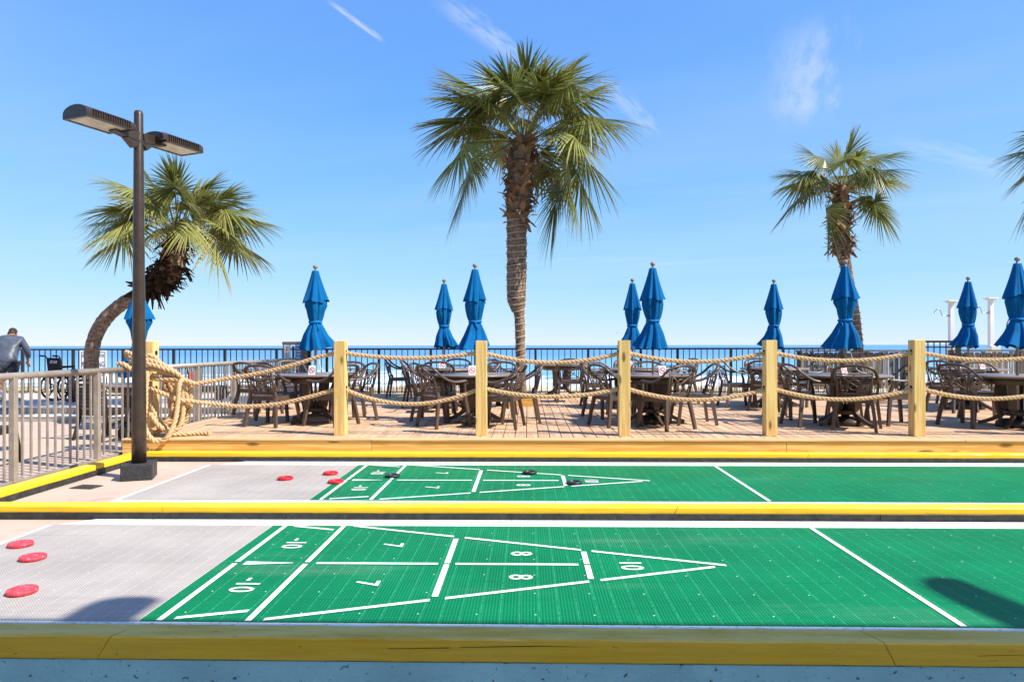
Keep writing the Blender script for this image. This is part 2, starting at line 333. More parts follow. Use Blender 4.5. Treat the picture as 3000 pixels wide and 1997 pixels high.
# ------------------------------------------------------------------ mesh helpers
class MB:
    def __init__(s): s.v = []; s.f = []; s.sm = []
    def add(s, vs, fs, smooth=False):
        k = len(s.v); s.v += [tuple(p) for p in vs]; s.f += [tuple(i + k for i in f) for f in fs]; s.sm += [smooth] * len(fs)
        return s
    def box(s, c, d, rz=0.0, M=None, ch=0.0):
        """box centred at c, size d; ch = chamfer of the long top edges"""
        hx, hy, hz = d[0] / 2, d[1] / 2, d[2] / 2
        if ch:
            bm = bmesh.new(); bmesh.ops.create_cube(bm, size=1)
            for q in bm.verts: q.co = Vector((q.co.x * d[0], q.co.y * d[1], q.co.z * d[2]))
            bmesh.ops.bevel(bm, geom=bm.edges[:], offset=ch, segments=1, affect='EDGES')
            bm.verts.index_update(); vs = [q.co.copy() for q in bm.verts]; fs = [[q.index for q in f.verts] for f in bm.faces]; bm.free()
        else:
            vs = [Vector((x, y, z)) for x in (-hx, hx) for y in (-hy, hy) for z in (-hz, hz)]
            fs = [(0, 1, 3, 2), (4, 6, 7, 5), (0, 4, 5, 1), (2, 3, 7, 6), (0, 2, 6, 4), (1, 5, 7, 3)]
        if rz:
            q = Matrix.Rotation(rz, 3, 'Z'); vs = [q @ p for p in vs]
        vs = [p + Vector(c) for p in vs]
        if M is not None: vs = [M @ p for p in vs]
        return s.add(vs, fs)
    def tube(s, pts, r, n=8, cap=True, flat=1.0, up=None, smooth=True, closed=False):
        """sweep an n-gon along pts; r is a number or list; flat squeezes the section along the second axis"""
        pts = [Vector(p) for p in pts]; m = len(pts)
        rs = r if isinstance(r, (list, tuple)) else [r] * m
        vs = []; prev = None
        for i, p in enumerate(pts):
            a = pts[i - 1] if (i or closed) else p; b = pts[(i + 1) % m] if (i < m - 1 or closed) else p
            tg = (b - a).normalized()
            if prev is None:
                u = Vector(up) if up else (Vector((0, 0, 1)) if abs(tg.z) < 0.9 else Vector((0, 1, 0)))
            else: u = prev
            u = (u - tg * u.dot(tg)).normalized(); prev = u; sd = tg.cross(u)
            for k in range(n):
                a_ = 2 * math.pi * (k + 0.5) / n
                vs.append(p + sd * (math.cos(a_) * rs[i]) + u * (math.sin(a_) * rs[i] * flat))
        fs = []
        for i in range(m if closed else m - 1):
            j = (i + 1) % m
            for k in range(n):
                fs.append((i * n + k, i * n + (k + 1) % n, j * n + (k + 1) % n, j * n + k))
        s.add(vs, fs, smooth)
        if cap and not closed:
            k0 = len(s.v) - m * n
            s.f += [tuple(k0 + k for k in reversed(range(n))), tuple(k0 + (m - 1) * n + k for k in range(n))]; s.sm += [False, False]
        return s
    def bar(s, a, b, w, h, up=(0, 0, 1)):
        """rectangular bar from a to b; w across, h along up"""
        a = Vector(a); b = Vector(b); t = (b - a).normalized(); u = Vector(up); u = (u - t * u.dot(t)).normalized(); sd = t.cross(u)
        vs = [p + sd * (x * w / 2) + u * (y * h / 2) for p in (a, b) for x, y in ((-1, -1), (1, -1), (1, 1), (-1, 1))]
        return s.add(vs, [(3, 2, 1, 0), (4, 5, 6, 7), (0, 1, 5, 4), (1, 2, 6, 5), (2, 3, 7, 6), (3, 0, 4, 7)])
    def lathe(s, prof, n=32, c=(0, 0, 0), fold=None, smooth=True, capb=True, capt=True):
        """revolve (r, z) profile; fold(r, z, th) -> r"""
        vs = []
        for r, z in prof:
            for k in range(n):
                th = 2 * math.pi * k / n; q = fold(r, z, th) if fold else r
                vs.append((c[0] + q * math.cos(th), c[1] + q * math.sin(th), c[2] + z))
        fs = [(i * n + k, i * n + (k + 1) % n, (i + 1) * n + (k + 1) % n, (i + 1) * n + k) for i in range(len(prof) - 1) for k in range(n)]
        s.add(vs, fs, smooth); k0 = len(s.v) - len(vs)
        if capb: s.f.append(tuple(k0 + k for k in reversed(range(n)))); s.sm.append(False)
        if capt: s.f.append(tuple(k0 + (len(prof) - 1) * n + k for k in range(n))); s.sm.append(False)
        return s
    def sheet(s, pts, z, th=0.0):
        """flat polygon (x, y) at height z; th = thickness downward"""
        n = len(pts); vs = [(x, y, z) for x, y in pts]; fs = [tuple(range(n))]
        if th:
            vs += [(x, y, z - th) for x, y in pts]; fs.append(tuple(reversed(range(n, 2 * n))))
            fs += [(i, i + n, (i + 1) % n + n, (i + 1) % n) for i in range(n)]
        return s.add(vs, fs)
    def mesh(s, name, m):
        me = bpy.data.meshes.new(name); me.from_pydata(s.v, [], s.f)
        me.polygons.foreach_set('use_smooth', s.sm); me.materials.append(MATS[m]); me.update()
        return me
    def build(s, name, m, parent=None, loc=None):
        return link(name, s.mesh(name, m), parent, loc)

def link(name, me, parent=None, loc=None, rz=0.0):
    o = bpy.data.objects.new(name, me); COL.objects.link(o)
    if parent is not None: o.parent = parent
    if loc is not None: o.location = loc
    if rz: o.rotation_euler = (0, 0, rz)
    return o
def tag(o, label, cat, group=None):
    o['label'] = label; o['category'] = cat
    if group: o['group'] = group
    return o
def struct(o): o['kind'] = 'structure'; return o
def stuff(o): o['kind'] = 'stuff'; return o
def thing(name, label, cat, loc=(0, 0, 0), rz=0.0, group=None):
    return tag(link(name, None, None, loc, rz), label, cat, group)
def copy_tree(o, parent=None):
    c = o.copy(); COL.objects.link(c); c.parent = parent
    for ch in list(o.children): copy_tree(ch, c)
    return c
def text_mesh(txt, size, align='CENTER', extrude=0.0, m='sign_print', sx=1.0, bold=0.0):
    cu = bpy.data.curves.new('lettering', 'FONT'); cu.body = txt; cu.size = size; cu.align_x = align; cu.align_y = 'CENTER'; cu.extrude = extrude; cu.resolution_u = 4; cu.offset = bold
    o = bpy.data.objects.new('lettering', cu); COL.objects.link(o); bpy.context.view_layer.update()
    dg = bpy.context.evaluated_depsgraph_get(); me = bpy.data.meshes.new_from_object(o.evaluated_get(dg))
    bpy.data.objects.remove(o); me.materials.clear(); me.materials.append(MATS[m])
    if sx != 1.0:
        for v in me.vertices: v.co.x *= sx
    return me
def spline(pts, n):
    """Catmull-Rom through pts, n samples per span"""
    P = [Vector(p) for p in pts]; P = [P[0] * 2 - P[1]] + P + [P[-1] * 2 - P[-2]]; out = []
    for i in range(1, len(P) - 2):
        a, b, c, e = P[i - 1:i + 3]
        for k in range(n):
            t = k / n
            out.append(0.5 * ((2 * b) + (c - a) * t + (2 * a - 5 * b + 4 * c - e) * t * t + (3 * b - a - 3 * c + e) * t ** 3))
    out.append(P[-2]); return out

# ================================================================== SETTING
# sea, beach and ground
def grid(xs, ys, zf):
    vs = [(x, y, zf(x, y)) for y in ys for x in xs]; n = len(xs)
    return vs, [(j * n + i, j * n + i + 1, (j + 1) * n + i + 1, (j + 1) * n + i) for j in range(len(ys) - 1) for i in range(n - 1)]
def sea_z(x, y):
    s = max(0.0, min(1.0, (170 - y) / 70)) if y > 84 else 0.0
    ph = y + 6 * math.sin(x * 0.045) + 3 * math.sin(x * 0.11 + 1)
    return -3.4 + s * 0.55 * max(0.0, math.sin(ph * 2 * math.pi / 19)) ** 3 + (0.05 * math.sin(ph * 0.9 + x * 0.2) if y < 400 else 0)
xs = [-40000, -12000, -4000, -1500, -600, -300] + [-200 + 4 * i for i in range(101)] + [300, 600, 1500, 4000, 12000, 40000]
ys = [78 + 1.6 * i for i in range(62)] + [185, 200, 230, 270, 330, 420, 600, 900, 1500, 3000, 6000, 12000, 25000, 48000]
vs, fs = grid(xs, ys, sea_z); sea = MB(); sea.add(vs, fs, True); struct(sea.build('sea', 'sea_water'))

def beach_z(x, y):
    pr = [(-80, -0.9), (8, -0.9), (16, -0.42), (18.2, -0.10), (20.5, -0.03), (23, -0.35), (30, -1.3), (45, -2.3), (70, -3.1), (84, -3.5), (95, -4.2)]
    for (a, za), (b, zb) in zip(pr, pr[1:]):
        if y <= b:
            t = max(0, (y - a) / (b - a)); z = za + (zb - za) * t; break
    else: z = -4.2
    k = 0.10 * math.sin(x * 0.9 + y * 0.5) + 0.07 * math.sin(x * 0.37 - y * 0.8)
    return z + (k if 17.5 < y < 80 else 0)
xs = [-1500, -500, -200, -100, -60] + [-40 + 1.0 * i for i in range(81)] + [60, 100, 200, 500, 1500]
ys = [-80, -20, 0, 8, 14, 16, 17, 17.6, 18.2, 18.8, 19.4, 20, 20.6, 21.2, 22, 23, 24.5, 26, 28, 30, 34, 38, 45, 52, 60, 70, 78, 84, 90, 95]
vs, fs = grid(xs, ys, beach_z); g = MB(); g.add(vs, fs, True); struct(g.build('beach_sand', 'sand'))

# dune grass on the crest behind the railing
def grass(name, label, n, x0, x1, y0, y1, hmin, hmax, seed):
    rn = random.Random(seed); b = MB(); clumps = [(rn.uniform(x0, x1), rn.uniform(y0, y1)) for _ in range(n // 9)]
    for _ in range(n):
        cx, cy = rn.choice(clumps); x = cx + rn.gauss(0, 0.22); y = cy + rn.gauss(0, 0.15); z = beach_z(x, y) - 0.03
        h = rn.uniform(hmin, hmax); a = rn.uniform(0, 6.28); le = rn.uniform(0.05, 0.45) * h; wd_ = rn.uniform(0.004, 0.008)
        dx, dy = math.cos(a), math.sin(a); sx, sy = -dy * wd_, dx * wd_
        p1 = (x + dx * le * 0.3, y + dy * le * 0.3, z + h * 0.6); p2 = (x + dx * le, y + dy * le, z + h)
        b.add([(x - sx, y - sy, z), (x + sx, y + sy, z), (p1[0] + sx * .8, p1[1] + sy * .8, p1[2]), (p1[0] - sx * .8, p1[1] - sy * .8, p1[2]), p2], [(0, 1, 2, 3), (3, 2, 4)])
    o = stuff(b.build(name, 'grass_dry')); tag(o, label, 'grass')
grass('dune_grass', 'dry yellow dune grass on the sand behind the black railing', 5200, -16, 14, 17.6, 21.5, 0.12, 0.42, 3)
b = MB(); rn = random.Random(5)
for i in range(620):
    x = -18 + i * 0.052 + rn.uniform(-.008, .008); y = 19.3 + 0.25 * math.sin(x * 0.6); z = beach_z(x, y); tl = rn.gauss(0, 0.02)
    b.bar((x, y, z - 0.05), (x + tl, y, z + rn.uniform(0.22, 0.30)), 0.022, 0.006, up=(0, 1, 0))
for dz_ in (0.08, 0.18):
    b.tube([(x_ * 0.5, 19.29 + 0.25 * math.sin(x_ * 0.3), beach_z(x_ * 0.5, 19.3) + dz_) for x_ in range(-36, 29)], 0.004, 4)
tag(stuff(b.build('sand_fence', 'slat_wood')), 'low slatted sand fence on the dune behind the black railing', 'fence')

# left patio, steps and upper terrace
g = MB(); g.box((-17.4, 3.0, -0.11), (25.2, 18.2, 0.28)); struct(g.build('patio_pavement', 'paver'))
g = MB(); g.box((-17.55, 14.42, -0.05), (24.9, 3.90, 0.59)); struct(g.build('terrace_pavement', 'terrace'))
st_ = struct(link('terrace_step', None))
x = -30.0; k = 0; rn = random.Random(2)
while x < -5.3:
    L = min(2.4, -5.25 - x)
    MB().box((x + L / 2, 12.285, 0.040), (L - 0.008, 0.35, 0.13), ch=0.006).build('step_stone', 'step_stone', st_)
    MB().box((x + L / 2, 12.285, 0.121), (L - 0.008, 0.37, 0.03), ch=0.006).build('step_nosing', 'step_edge', st_)
    MB().box((x + L / 2, 12.56, 0.265), (L - 0.008, 0.30, 0.03), ch=0.006).build('coping', 'step_edge', st_)
    x += L
b = MB(); x = -14.0
while x < -5.4:
    b.box((x, 12.462, 0.195), (0.035, 0.012, 0.10)); x += 0.06
stuff(b.build('ribbed_riser', 'step_stone', st_))

# the court slab
g = MB(); g.box((3.75, 5.73, -0.137), (17.2, 5.33, 0.25)); struct(g.build('court_pavement', 'paver'))
# lower ground in front of the courts
g = MB(); g.box((2, -8, -0.75), (60, 22.0, 0.3)); struct(g.build('lower_pavement', 'terrace'))
# low blue wall carrying the nearest kerb
g = MB(); g.box((2.0, 3.045, -0.365), (24, 0.05, 0.70)); bw = g.build('retaining_wall', 'blue_stucco'); tag(bw, 'light blue stucco wall under the nearest yellow kerb', 'wall')

# unseen building behind the camera, its canopy strip added to shade the near kerb
ht = thing('shade_building', 'pale unseen building behind the viewer with a canopy added for shade', 'building', (0, 0, 0))
MB().box((3, -9.6, 3.4), (46, 0.6, 8.4)).build('wall', 'building_wall', ht)
MB().box((3, 0.03, 6.06), (46, 2.5, 0.16)).build('canopy', 'building_wall', ht)  # narrow unseen strip, sized for its shade on the near kerb
for x in (-16, -6, 4, 14, 24): MB().bar((x, -9.4, 6.3), (x, 0.9, 6.25), 0.18, 0.3).build('shade_canopy_beam', 'building_wall', ht)
def shadow_plate(loc, w_, d_, rz, label):  # unseen plate on an arm, outlined to cast a dark patch on the court
    t = thing('shadow_plate', label, 'shadow_plate', loc, rz)
    prof = [(w_ * q_, d_ * e_) for q_, e_ in ((-1, 0), (-.96, .55), (-.75, .82), (-.25, .96), (.4, 1.0), (.92, .99), (1, .9), (1, 0))]
    MB().sheet(prof, 0.05, 0.1).build('housing', 'lamp_bronze', t); MB().bar((0, -0.3, 0), (0, 0.05, 0), 0.06, 0.06).build('arm', 'lamp_bronze', t)
shadow_plate((2.885, 1.28, 5.98), 0.15, 0.36, 0.0, 'unseen plate shaped to shadow the near court, the smaller of two')
shadow_plate((7.64, 1.28, 5.98), 0.135, 0.76, R(13), 'unseen plate shaped to shadow the near court, the larger of two')

# ------------------------------------------------------------------ kerbs
def timber(name, x0, x1, y0, y1, z0, z1, m, parent, s0=0.0, s1=0.0, seed=0, wob=0.0015, ch=0.007, axis='X'):
    """painted timber along X; s0/s1 shear its ends across the top and front"""
    rn = random.Random(seed); n = max(2, int((x1 - x0) / 0.12)); b = MB(); vs = []
    sec = [(y0, z0 + ch), (y0, z1 - ch), (y0 + ch, z1), (y1 - ch, z1), (y1, z1 - ch), (y1, z0 + ch), (y1 - ch, z0), (y0 + ch, z0)]
    for i in range(n + 1):
        t = i / n
        for (y, z) in sec:
            sh = (s0 * (1 - t) + s1 * t) * ((y - y0) / (y1 - y0) * 0.5 + (z - z0) / (z1 - z0) * 0.5)
            p = (x0 + (x1 - x0) * t + sh, y + rn.uniform(-wob, wob), z + rn.uniform(-wob, wob))
            vs.append(p if axis == 'X' else (-p[1], p[0], p[2]))
    fs = [(i * 8 + k, i * 8 + (k + 1) % 8, (i + 1) * 8 + (k + 1) % 8, (i + 1) * 8 + k) for i in range(n) for k in range(8)]
    fs += [tuple(range(8))[::-1], tuple(n * 8 + k for k in range(8))]
    fs = [f[::-1] for f in fs]
    b.add(vs, fs); return b.build(name, m, parent)

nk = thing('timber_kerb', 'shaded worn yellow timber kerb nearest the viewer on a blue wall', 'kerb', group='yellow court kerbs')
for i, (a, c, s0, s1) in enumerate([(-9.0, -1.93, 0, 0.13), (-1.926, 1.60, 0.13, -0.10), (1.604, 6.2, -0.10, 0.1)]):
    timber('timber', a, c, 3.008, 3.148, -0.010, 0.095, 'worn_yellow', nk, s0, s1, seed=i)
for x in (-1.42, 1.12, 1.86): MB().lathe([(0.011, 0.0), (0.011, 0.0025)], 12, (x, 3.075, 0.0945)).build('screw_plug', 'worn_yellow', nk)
for pts in ([(-0.62, .050), (-0.35, .055), (-0.34, .058), (-0.62, .052)], [(-0.30, .058), (0.05, .066), (0.30, .064), (0.04, .069), (-0.30, .060)], [(1.95, .040), (2.3, .052), (2.3, .053), (1.95, .0415)]):
    MB().add([(x, 3.0062, z) for x, z in pts], [tuple(range(len(pts)))]).build('crack', 'crack', nk)
MB().box((-1.4, 3.165, 0.02), (15.2, 0.025, 0.055)).build('bumper', 'black_bumper', nk)

mk = thing('timber_kerb', 'sunlit yellow timber kerb with black bumper between the two courts', 'kerb', group='yellow court kerbs')
for i, (a, c, s0, s1) in enumerate([(-9.0, -2.9, 0, -0.05), (-2.896, 1.18, -0.05, 0.09), (1.184, 9.2, 0.09, 0)]):
    timber('timber', a, c, 5.470, 5.625, -0.010, 0.095, 'yellow_paint', mk, s0, s1, seed=10 + i)
x = -9.0; i = 0
while x < 9:
    timber('bumper', x, min(x + 2.36, 9.2), 5.450, 5.474, -0.010, 0.046, 'black_bumper', mk, seed=40 + i, ch=0.002); x += 2.365; i += 1
b = MB()
for i in range(36): b.lathe([(0.005, 0), (0.005, 0.003)], 6, (0, 0, 0)); 
mk.location = (0, 0, 0); mk.rotation_euler = (0, 0, R(0.35))
fk = thing('timber_kerb', 'sunlit yellow timber kerb with black bumper along the foot of the deck', 'kerb', group='yellow court kerbs')
for i, (a, c, s0, s1) in enumerate([(-4.66, -0.2, 0, 0.07), (-0.196, 3.3, 0.07, 0.08), (3.304, 9.6, 0.08, 0)]):
    timber('timber', a, c, 8.190, 8.345, -0.010, 0.097, 'yellow_paint', fk, s0, s1, seed=20 + i)
x = -4.66; i = 0
while x < 9:
    timber('bumper', x, min(x + 2.36, 9.6), 8.170, 8.194, -0.010, 0.047, 'black_bumper', fk, seed=60 + i, ch=0.002); x += 2.365; i += 1
sk = thing('timber_kerb', 'sunlit yellow timber kerb running beside the grey metal railing', 'kerb', group='yellow court kerbs')
timber('timber', 2.9, 5.44, 4.682, 4.835, -0.010, 0.097, 'yellow_paint', sk, seed=31, axis='Y')
timber('timber', 5.62, 8.20, 4.682, 4.835, -0.010, 0.097, 'yellow_paint', sk, seed=32, axis='Y')
timber('bumper', 5.62, 8.16, 4.661, 4.684, -0.010, 0.047, 'black_bumper', sk, seed=33, ch=0.002, axis='Y')

# ------------------------------------------------------------------ shuffleboard courts
def court(label, yc, pitch_y, x1, slab_back, slab_front, sb_x0):
    t = thing('shuffleboard_court', label, 'shuffleboard court', group='shuffleboard courts')
    y0 = yc - 3 * pitch_y; px_ = 0.305; x0 = -3.70
    tm = {}
    for m in ('green_tile', 'grey_tile'):
        tm[m] = MB().box((0, 0, -0.006), (px_ - 0.0012, pitch_y - 0.0012, 0.012)).mesh('tile', m)
    cut = -1.97; ncol = int((x1 - x0) / px_); rn = random.Random(int(yc * 10))
    for j in range(6):
        for i in range(ncol):
            cx = x0 + px_ * (i + 0.5); cy = y0 + pitch_y * (j + 0.5); dz_ = rn.uniform(-0.0006, 0.0)
            if cx + px_ / 2 < cut + 0.02: link('tile', tm['grey_tile'], t, (cx, cy, dz_))
            elif cx - px_ / 2 > cut - 0.02: link('tile', tm['green_tile'], t, (cx, cy, dz_))
            else:
                for m, a, c in (('grey_tile', cx - px_ / 2, cut), ('green_tile', cut, cx + px_ / 2)):
                    MB().box(((a + c) / 2, cy, -0.006), (c - a - 0.0008, pitch_y - 0.0012, 0.012)).build('tile', m, t)
    # white painted margins of the slab
    xr = x0 + ncol * px_
    MB().sheet([(sb_x0, slab_back), (sb_x0 - 0.25, y0 + 6 * pitch_y), (xr, y0 + 6 * pitch_y), (xr, slab_back)], -0.005, 0.006).build('white_margin', 'white_slab', t)
    MB().sheet([(x0 - 0.045, slab_front), (xr, slab_front), (xr, y0), (x0 - 0.045, y0)], -0.005, 0.006).build('white_margin', 'white_slab', t)
    MB().sheet([(x0 - 0.045, y0 + 0.0), (x0, y0 + 0.0), (x0, y0 + 6 * pitch_y), (x0 - 0.045, y0 + 6 * pitch_y)], -0.004, 0.006).build('white_margin', 'court_paint', t)
    k = pitch_y / 0.305; Z = 0.0035; hw = 0.915 * k
    def quad(*p): MB().sheet([(x, yc + v * k) for x, v in p], Z).build('painted_line', 'court_paint', t)
    def yl(x, v0, v1, wd_=0.033): quad((x - wd_ / 2, v0), (x + wd_ / 2, v0), (x + wd_ / 2, v1), (x - wd_ / 2, v1))
    def xl(xa, va, xb, vb, wd_=0.034): quad((xa, va - wd_ / 2), (xb, vb - wd_ / 2), (xb, vb + wd_ / 2), (xa, va + wd_ / 2))
    for x in (-1.868, -1.415): yl(x, -0.915, -0.018); yl(x, 0.018, 0.915)
    yl(-0.515, -0.565, -0.012, 0.036); yl(-0.515, 0.012, 0.56, 0.036)
    yl(0.375, -0.265, -0.012, 0.036); yl(0.375, 0.012, 0.27, 0.036); yl(2.15, -0.915, 0.915, 0.033)
    quad((-1.81, -0.042), (-1.50, -0.004), (-1.50, 0.004), (-1.81, 0.026))
    xl(-1.35, 0, -0.57, 0); xl(-0.46, 0, 0.32, 0)
    for s in (-1, 1):
        xl(-1.80, s * 0.885, -1.465, s * 0.785)
        for a, c in ((-1.34, -0.535), (-0.455, 0.36), (0.43, 1.25 if s > 0 else 1.17)):
            xl(a, s * 0.345 * (1.255 - a), c, s * 0.345 * (1.255 - c))
    for txt, x, v in (('-10', -1.64, 0.43), ('-10', -1.64, -0.40), ('7', -0.945, 0.40), ('7', -0.945, -0.36), ('8', -0.05, 0.22), ('8', -0.05, -0.24), ('10', 0.645, -0.01)):
        me = text_mesh(txt, 0.20, m='court_paint', sx=0.92 * k, bold=0.0018)
        o = link('painted_number', me, t, (x, yc + v * k, Z)); o.rotation_euler = (0, 0, R(-90))
    return t
court('green shuffleboard court nearest the viewer, beyond the shaded kerb', 4.332, 0.3055, 6.3, 5.452, 3.19, -3.45)
court('green shuffleboard court farther away, along the foot of the deck', 7.020, 0.299, 8.6, 8.175, 5.70, -3.40)

def disc(kind):
    b = MB()
    if kind == 'solid': pr = [(0.0, 0.0), (0.072, 0.0), (0.0775, 0.004), (0.0775, 0.018), (0.074, 0.0225), (0.06, 0.023), (0.052, 0.0215), (0.0, 0.0215)]
    else: pr = [(0.0, 0.0), (0.074, 0.0), (0.079, 0.005), (0.079, 0.019), (0.074, 0.025), (0.058, 0.025), (0.051, 0.021), (0.049, 0.010), (0.0, 0.010)]
    return b.lathe(pr, 40, capb=False, capt=False)
DI = {('solid', 'disc_faded_red'): None, ('ring', 'disc_red'): None, ('ring', 'disc_black'): None}
for k in DI: DI[k] = disc(k[0]).mesh('shuffleboard_disc', k[1])
for k, x, y, lb in [(('solid', 'disc_faded_red'), -3.53, 4.675, 'faded red disc on the near grey court, farthest from the viewer of three'),
                    (('solid', 'disc_faded_red'), -3.23, 4.385, 'faded red disc on the near grey court, middle of three'),
                    (('solid', 'disc_faded_red'), -2.85, 3.785, 'faded red disc on the near grey court, closest to the viewer'),
                    (('ring', 'disc_red'), -2.52, 7.045, 'red ring-shaped disc on the far court, leftmost of the three red'),
                    (('ring', 'disc_red'), -2.13, 7.33, 'red ring-shaped disc on the far court, closest to the deck'),
                    (('ring', 'disc_red'), -1.945, 6.88, 'red ring-shaped disc on the edge between grey and green tiles'),
                    (('ring', 'disc_black'), -1.43, 7.19, 'black ring-shaped disc on the far court beside the minus ten'),
                    (('ring', 'disc_black'), 0.022, 7.40, 'black ring-shaped disc on the far court above the eight'),
                    (('ring', 'disc_black'), 0.465, 6.86, 'black ring-shaped disc on the far court beside the ten')]:
    tag(link('shuffleboard_disc', DI[k], None, (x, y, 0.002 if x < -1.9 else 0.0045), random.uniform(0, 6)), lb, 'disc', 'shuffleboard discs on the courts')

gr = thing('floor_shadow_patch', 'dark flat slats standing in for a shadow on the paving beside the lamp post', 'shadow_patch', (-4.38, 6.68, -0.012), R(-8))  # dark slats take the place of a shadow lying on the paving
MB().box((0, 0, 0.003), (0.24, 0.17, 0.006)).build('frame', 'shadow_patch', gr)
for i in range(9): MB().box((0, -0.072 + i * 0.018, 0.008), (0.22, 0.008, 0.006)).build('bar', 'shadow_patch', gr)

# ------------------------------------------------------------------ deck
DZ = 0.24
dk = struct(link('timber_deck', None))
BX0, BX1, BP = -5.03, 11.6, 0.1475
nb = int((BX1 - BX0) / BP); rn = random.Random(4); board_me = {}
def board(len_):
    if len_ not in board_me: board_me[len_] = MB().box((0, 0, -0.0125), (BP - 0.009, len_ - 0.004, 0.025), ch=0.003).mesh('deck_board', 'deck_wood')
    return board_me[len_]
for i in range(nb):
    x = BX0 + BP * (i + 0.5); cuts = [8.505] + [[11.2, 14.85], [12.4], [13.0]][i % 3] + [16.28]
    for a, c in zip(cuts, cuts[1:]): link('deck_board', board(round(c - a, 2)), dk, (x, (a + c) / 2, DZ + rn.uniform(-0.001, 0.0)))
x = BX0; i = 0
for L in (3.1, 3.6, 3.6, 3.6, 3.0):
    MB().box((x + L / 2, 8.42, DZ - 0.0105), (L - 0.004, 0.16, 0.024), ch=0.004).build('edge_board', 'nosing_wood', dk); x += L
x = BX0; jo = [-1.92, 3.14, 7.0, 11.6]
for j in jo:
    MB().box(((x + j) / 2, 8.378, 0.108), (j - x - 0.004, 0.044, 0.208), ch=0.003).build('fascia_board', 'pine_fascia', dk); x = j
MB().box((-5.05, 12.4, 0.10), (0.036, 7.8, 0.24)).build('side_fascia', 'nosing_wood', dk)
b = MB()
for y in (9.4, 10.9, 12.4, 13.9, 15.4): b.box((3.2, y, 0.10), (16.3, 0.05, 0.2))
b.build('joist', 'weathered_wood', dk)
tag(dk, 'tan timber deck under the chairs and tables', 'deck')

# ------------------------------------------------------------------ rope posts and ropes
PX = [(-4.885, 'pine rope post hung with the coil of rope'), (-2.405, 'pine rope post second from the lamp post'), (-0.59, 'pine rope post left of the tall palm trunk'),
      (1.231, 'pine rope post with a long brown knot streak'), (3.075, 'pine rope post in front of the far table right of centre'), (4.92, 'rightmost pine rope post in view'), (6.75, 'pine rope post standing just beyond the right edge of view')]
for i, (x, lb) in enumerate(PX):
    t = thing('rope_post', lb, 'post', (x, 8.745, DZ), R([0.5, -0.8, 0.4, -0.5, 1.2, 0.3, 0][i]), 'timber posts along the deck edge')
    MB().box((0, 0, 0.605), (0.142, 0.142, 1.21), ch=0.004).build('shaft', 'pine_post', t)
    b = MB()
    for z in (1.055, 0.60):
        for s in (-1, 1): b.lathe([(0.028, 0), (0.028, 0.006)], 12, (0, 0, 0))
    for z in (1.06, 0.605):
        for s in (-1, 1):
            MB().tube([(s * 0.0705, 0, z), (s * 0.0745, 0, z)], 0.031, 14).build('rope_hole', 'crack', t)

def rope(pts, rad, pitch=0.16, per=0.010, phase=0.0):
    """three strands laid round the path pts (dense polyline)"""
    P = [Vector(p) for p in pts]; out = [P[0]]; acc = 0.0
    seg = [(a, b, (b - a).length) for a, b in zip(P, P[1:])]; total = sum(s[2] for s in seg); n = max(6, int(total / per)); res = []
    k = 0; s0 = 0.0
    for i in range(n + 1):
        s = total * i / n
        while k < len(seg) - 1 and s > s0 + seg[k][2]: s0 += seg[k][2]; k += 1
        a, b, L = seg[k]; res.append(a.lerp(b, min(1, (s - s0) / max(L, 1e-6))))
    b = MB(); u = None; fr = []
    for i, p in enumerate(res):
        t = (res[min(i + 1, n)] - res[max(i - 1, 0)]).normalized()
        if u is None: u = Vector((0, 0, 1)) if abs(t.z) < 0.9 else Vector((0, 1, 0))
        u = (u - t * u.dot(t)).normalized(); fr.append((p, u, t.cross(u)))
    for st in range(3):
        path = []
        for i, (p, u, sd) in enumerate(fr):
            th = 2 * math.pi * (total * i / n / pitch) + st * 2.0944 + phase
            path.append(p + (u * math.sin(th) - sd * math.cos(th)) * (rad * 0.50))
        b.tube(path, rad * 0.56, 7)
    return b
def sag(x0, z0, x1, z1, d, n=24, y=8.745):
    return [(x0 + (x1 - x0) * i / n, y, z0 + (z1 - z0) * i / n - d * 4 * (i / n) * (1 - i / n)) for i in range(n + 1)]
RO = 0.027
up = [(-4.26, 8.64, 0.905), (-4.10, 8.70, 0.93)] + [tuple(p) for p in spline([(-3.95, 8.745, 0.956), (-3.422, 8.745, 1.045), (-2.983, 8.745, 1.155), (-2.69, 8.745, 1.245), (-2.405, 8.745, 1.305)], 8)]
for (a, b_), d_ in zip(zip(PX[1:], PX[2:]), (0.075, 0.135, 0.125, 0.115, 0.11)): up += sag(a[0], 1.303, b_[0], 1.303, d_)[1:]
o = rope(up, RO).build('rope', 'rope_fibre'); tag(o, 'upper twisted tan rope strung through the timber posts', 'rope', 'ropes strung along the deck edge')
lo = [(-4.26, 8.64, 0.675)] + [tuple(p) for p in spline([(-4.1, 8.71, 0.645), (-3.687, 8.745, 0.607), (-3.247, 8.745, 0.636), (-2.808, 8.745, 0.732), (-2.405, 8.745, 0.85)], 8)]
for (a, b_), d_ in zip(zip(PX[1:], PX[2:]), (0.21, 0.115, 0.155, 0.15, 0.14)): lo += sag(a[0], 0.848, b_[0], 0.848, d_)[1:]
o = rope(lo, RO).build('rope', 'rope_fibre'); tag(o, 'lower twisted tan rope strung through the timber posts', 'rope', 'ropes strung along the deck edge')
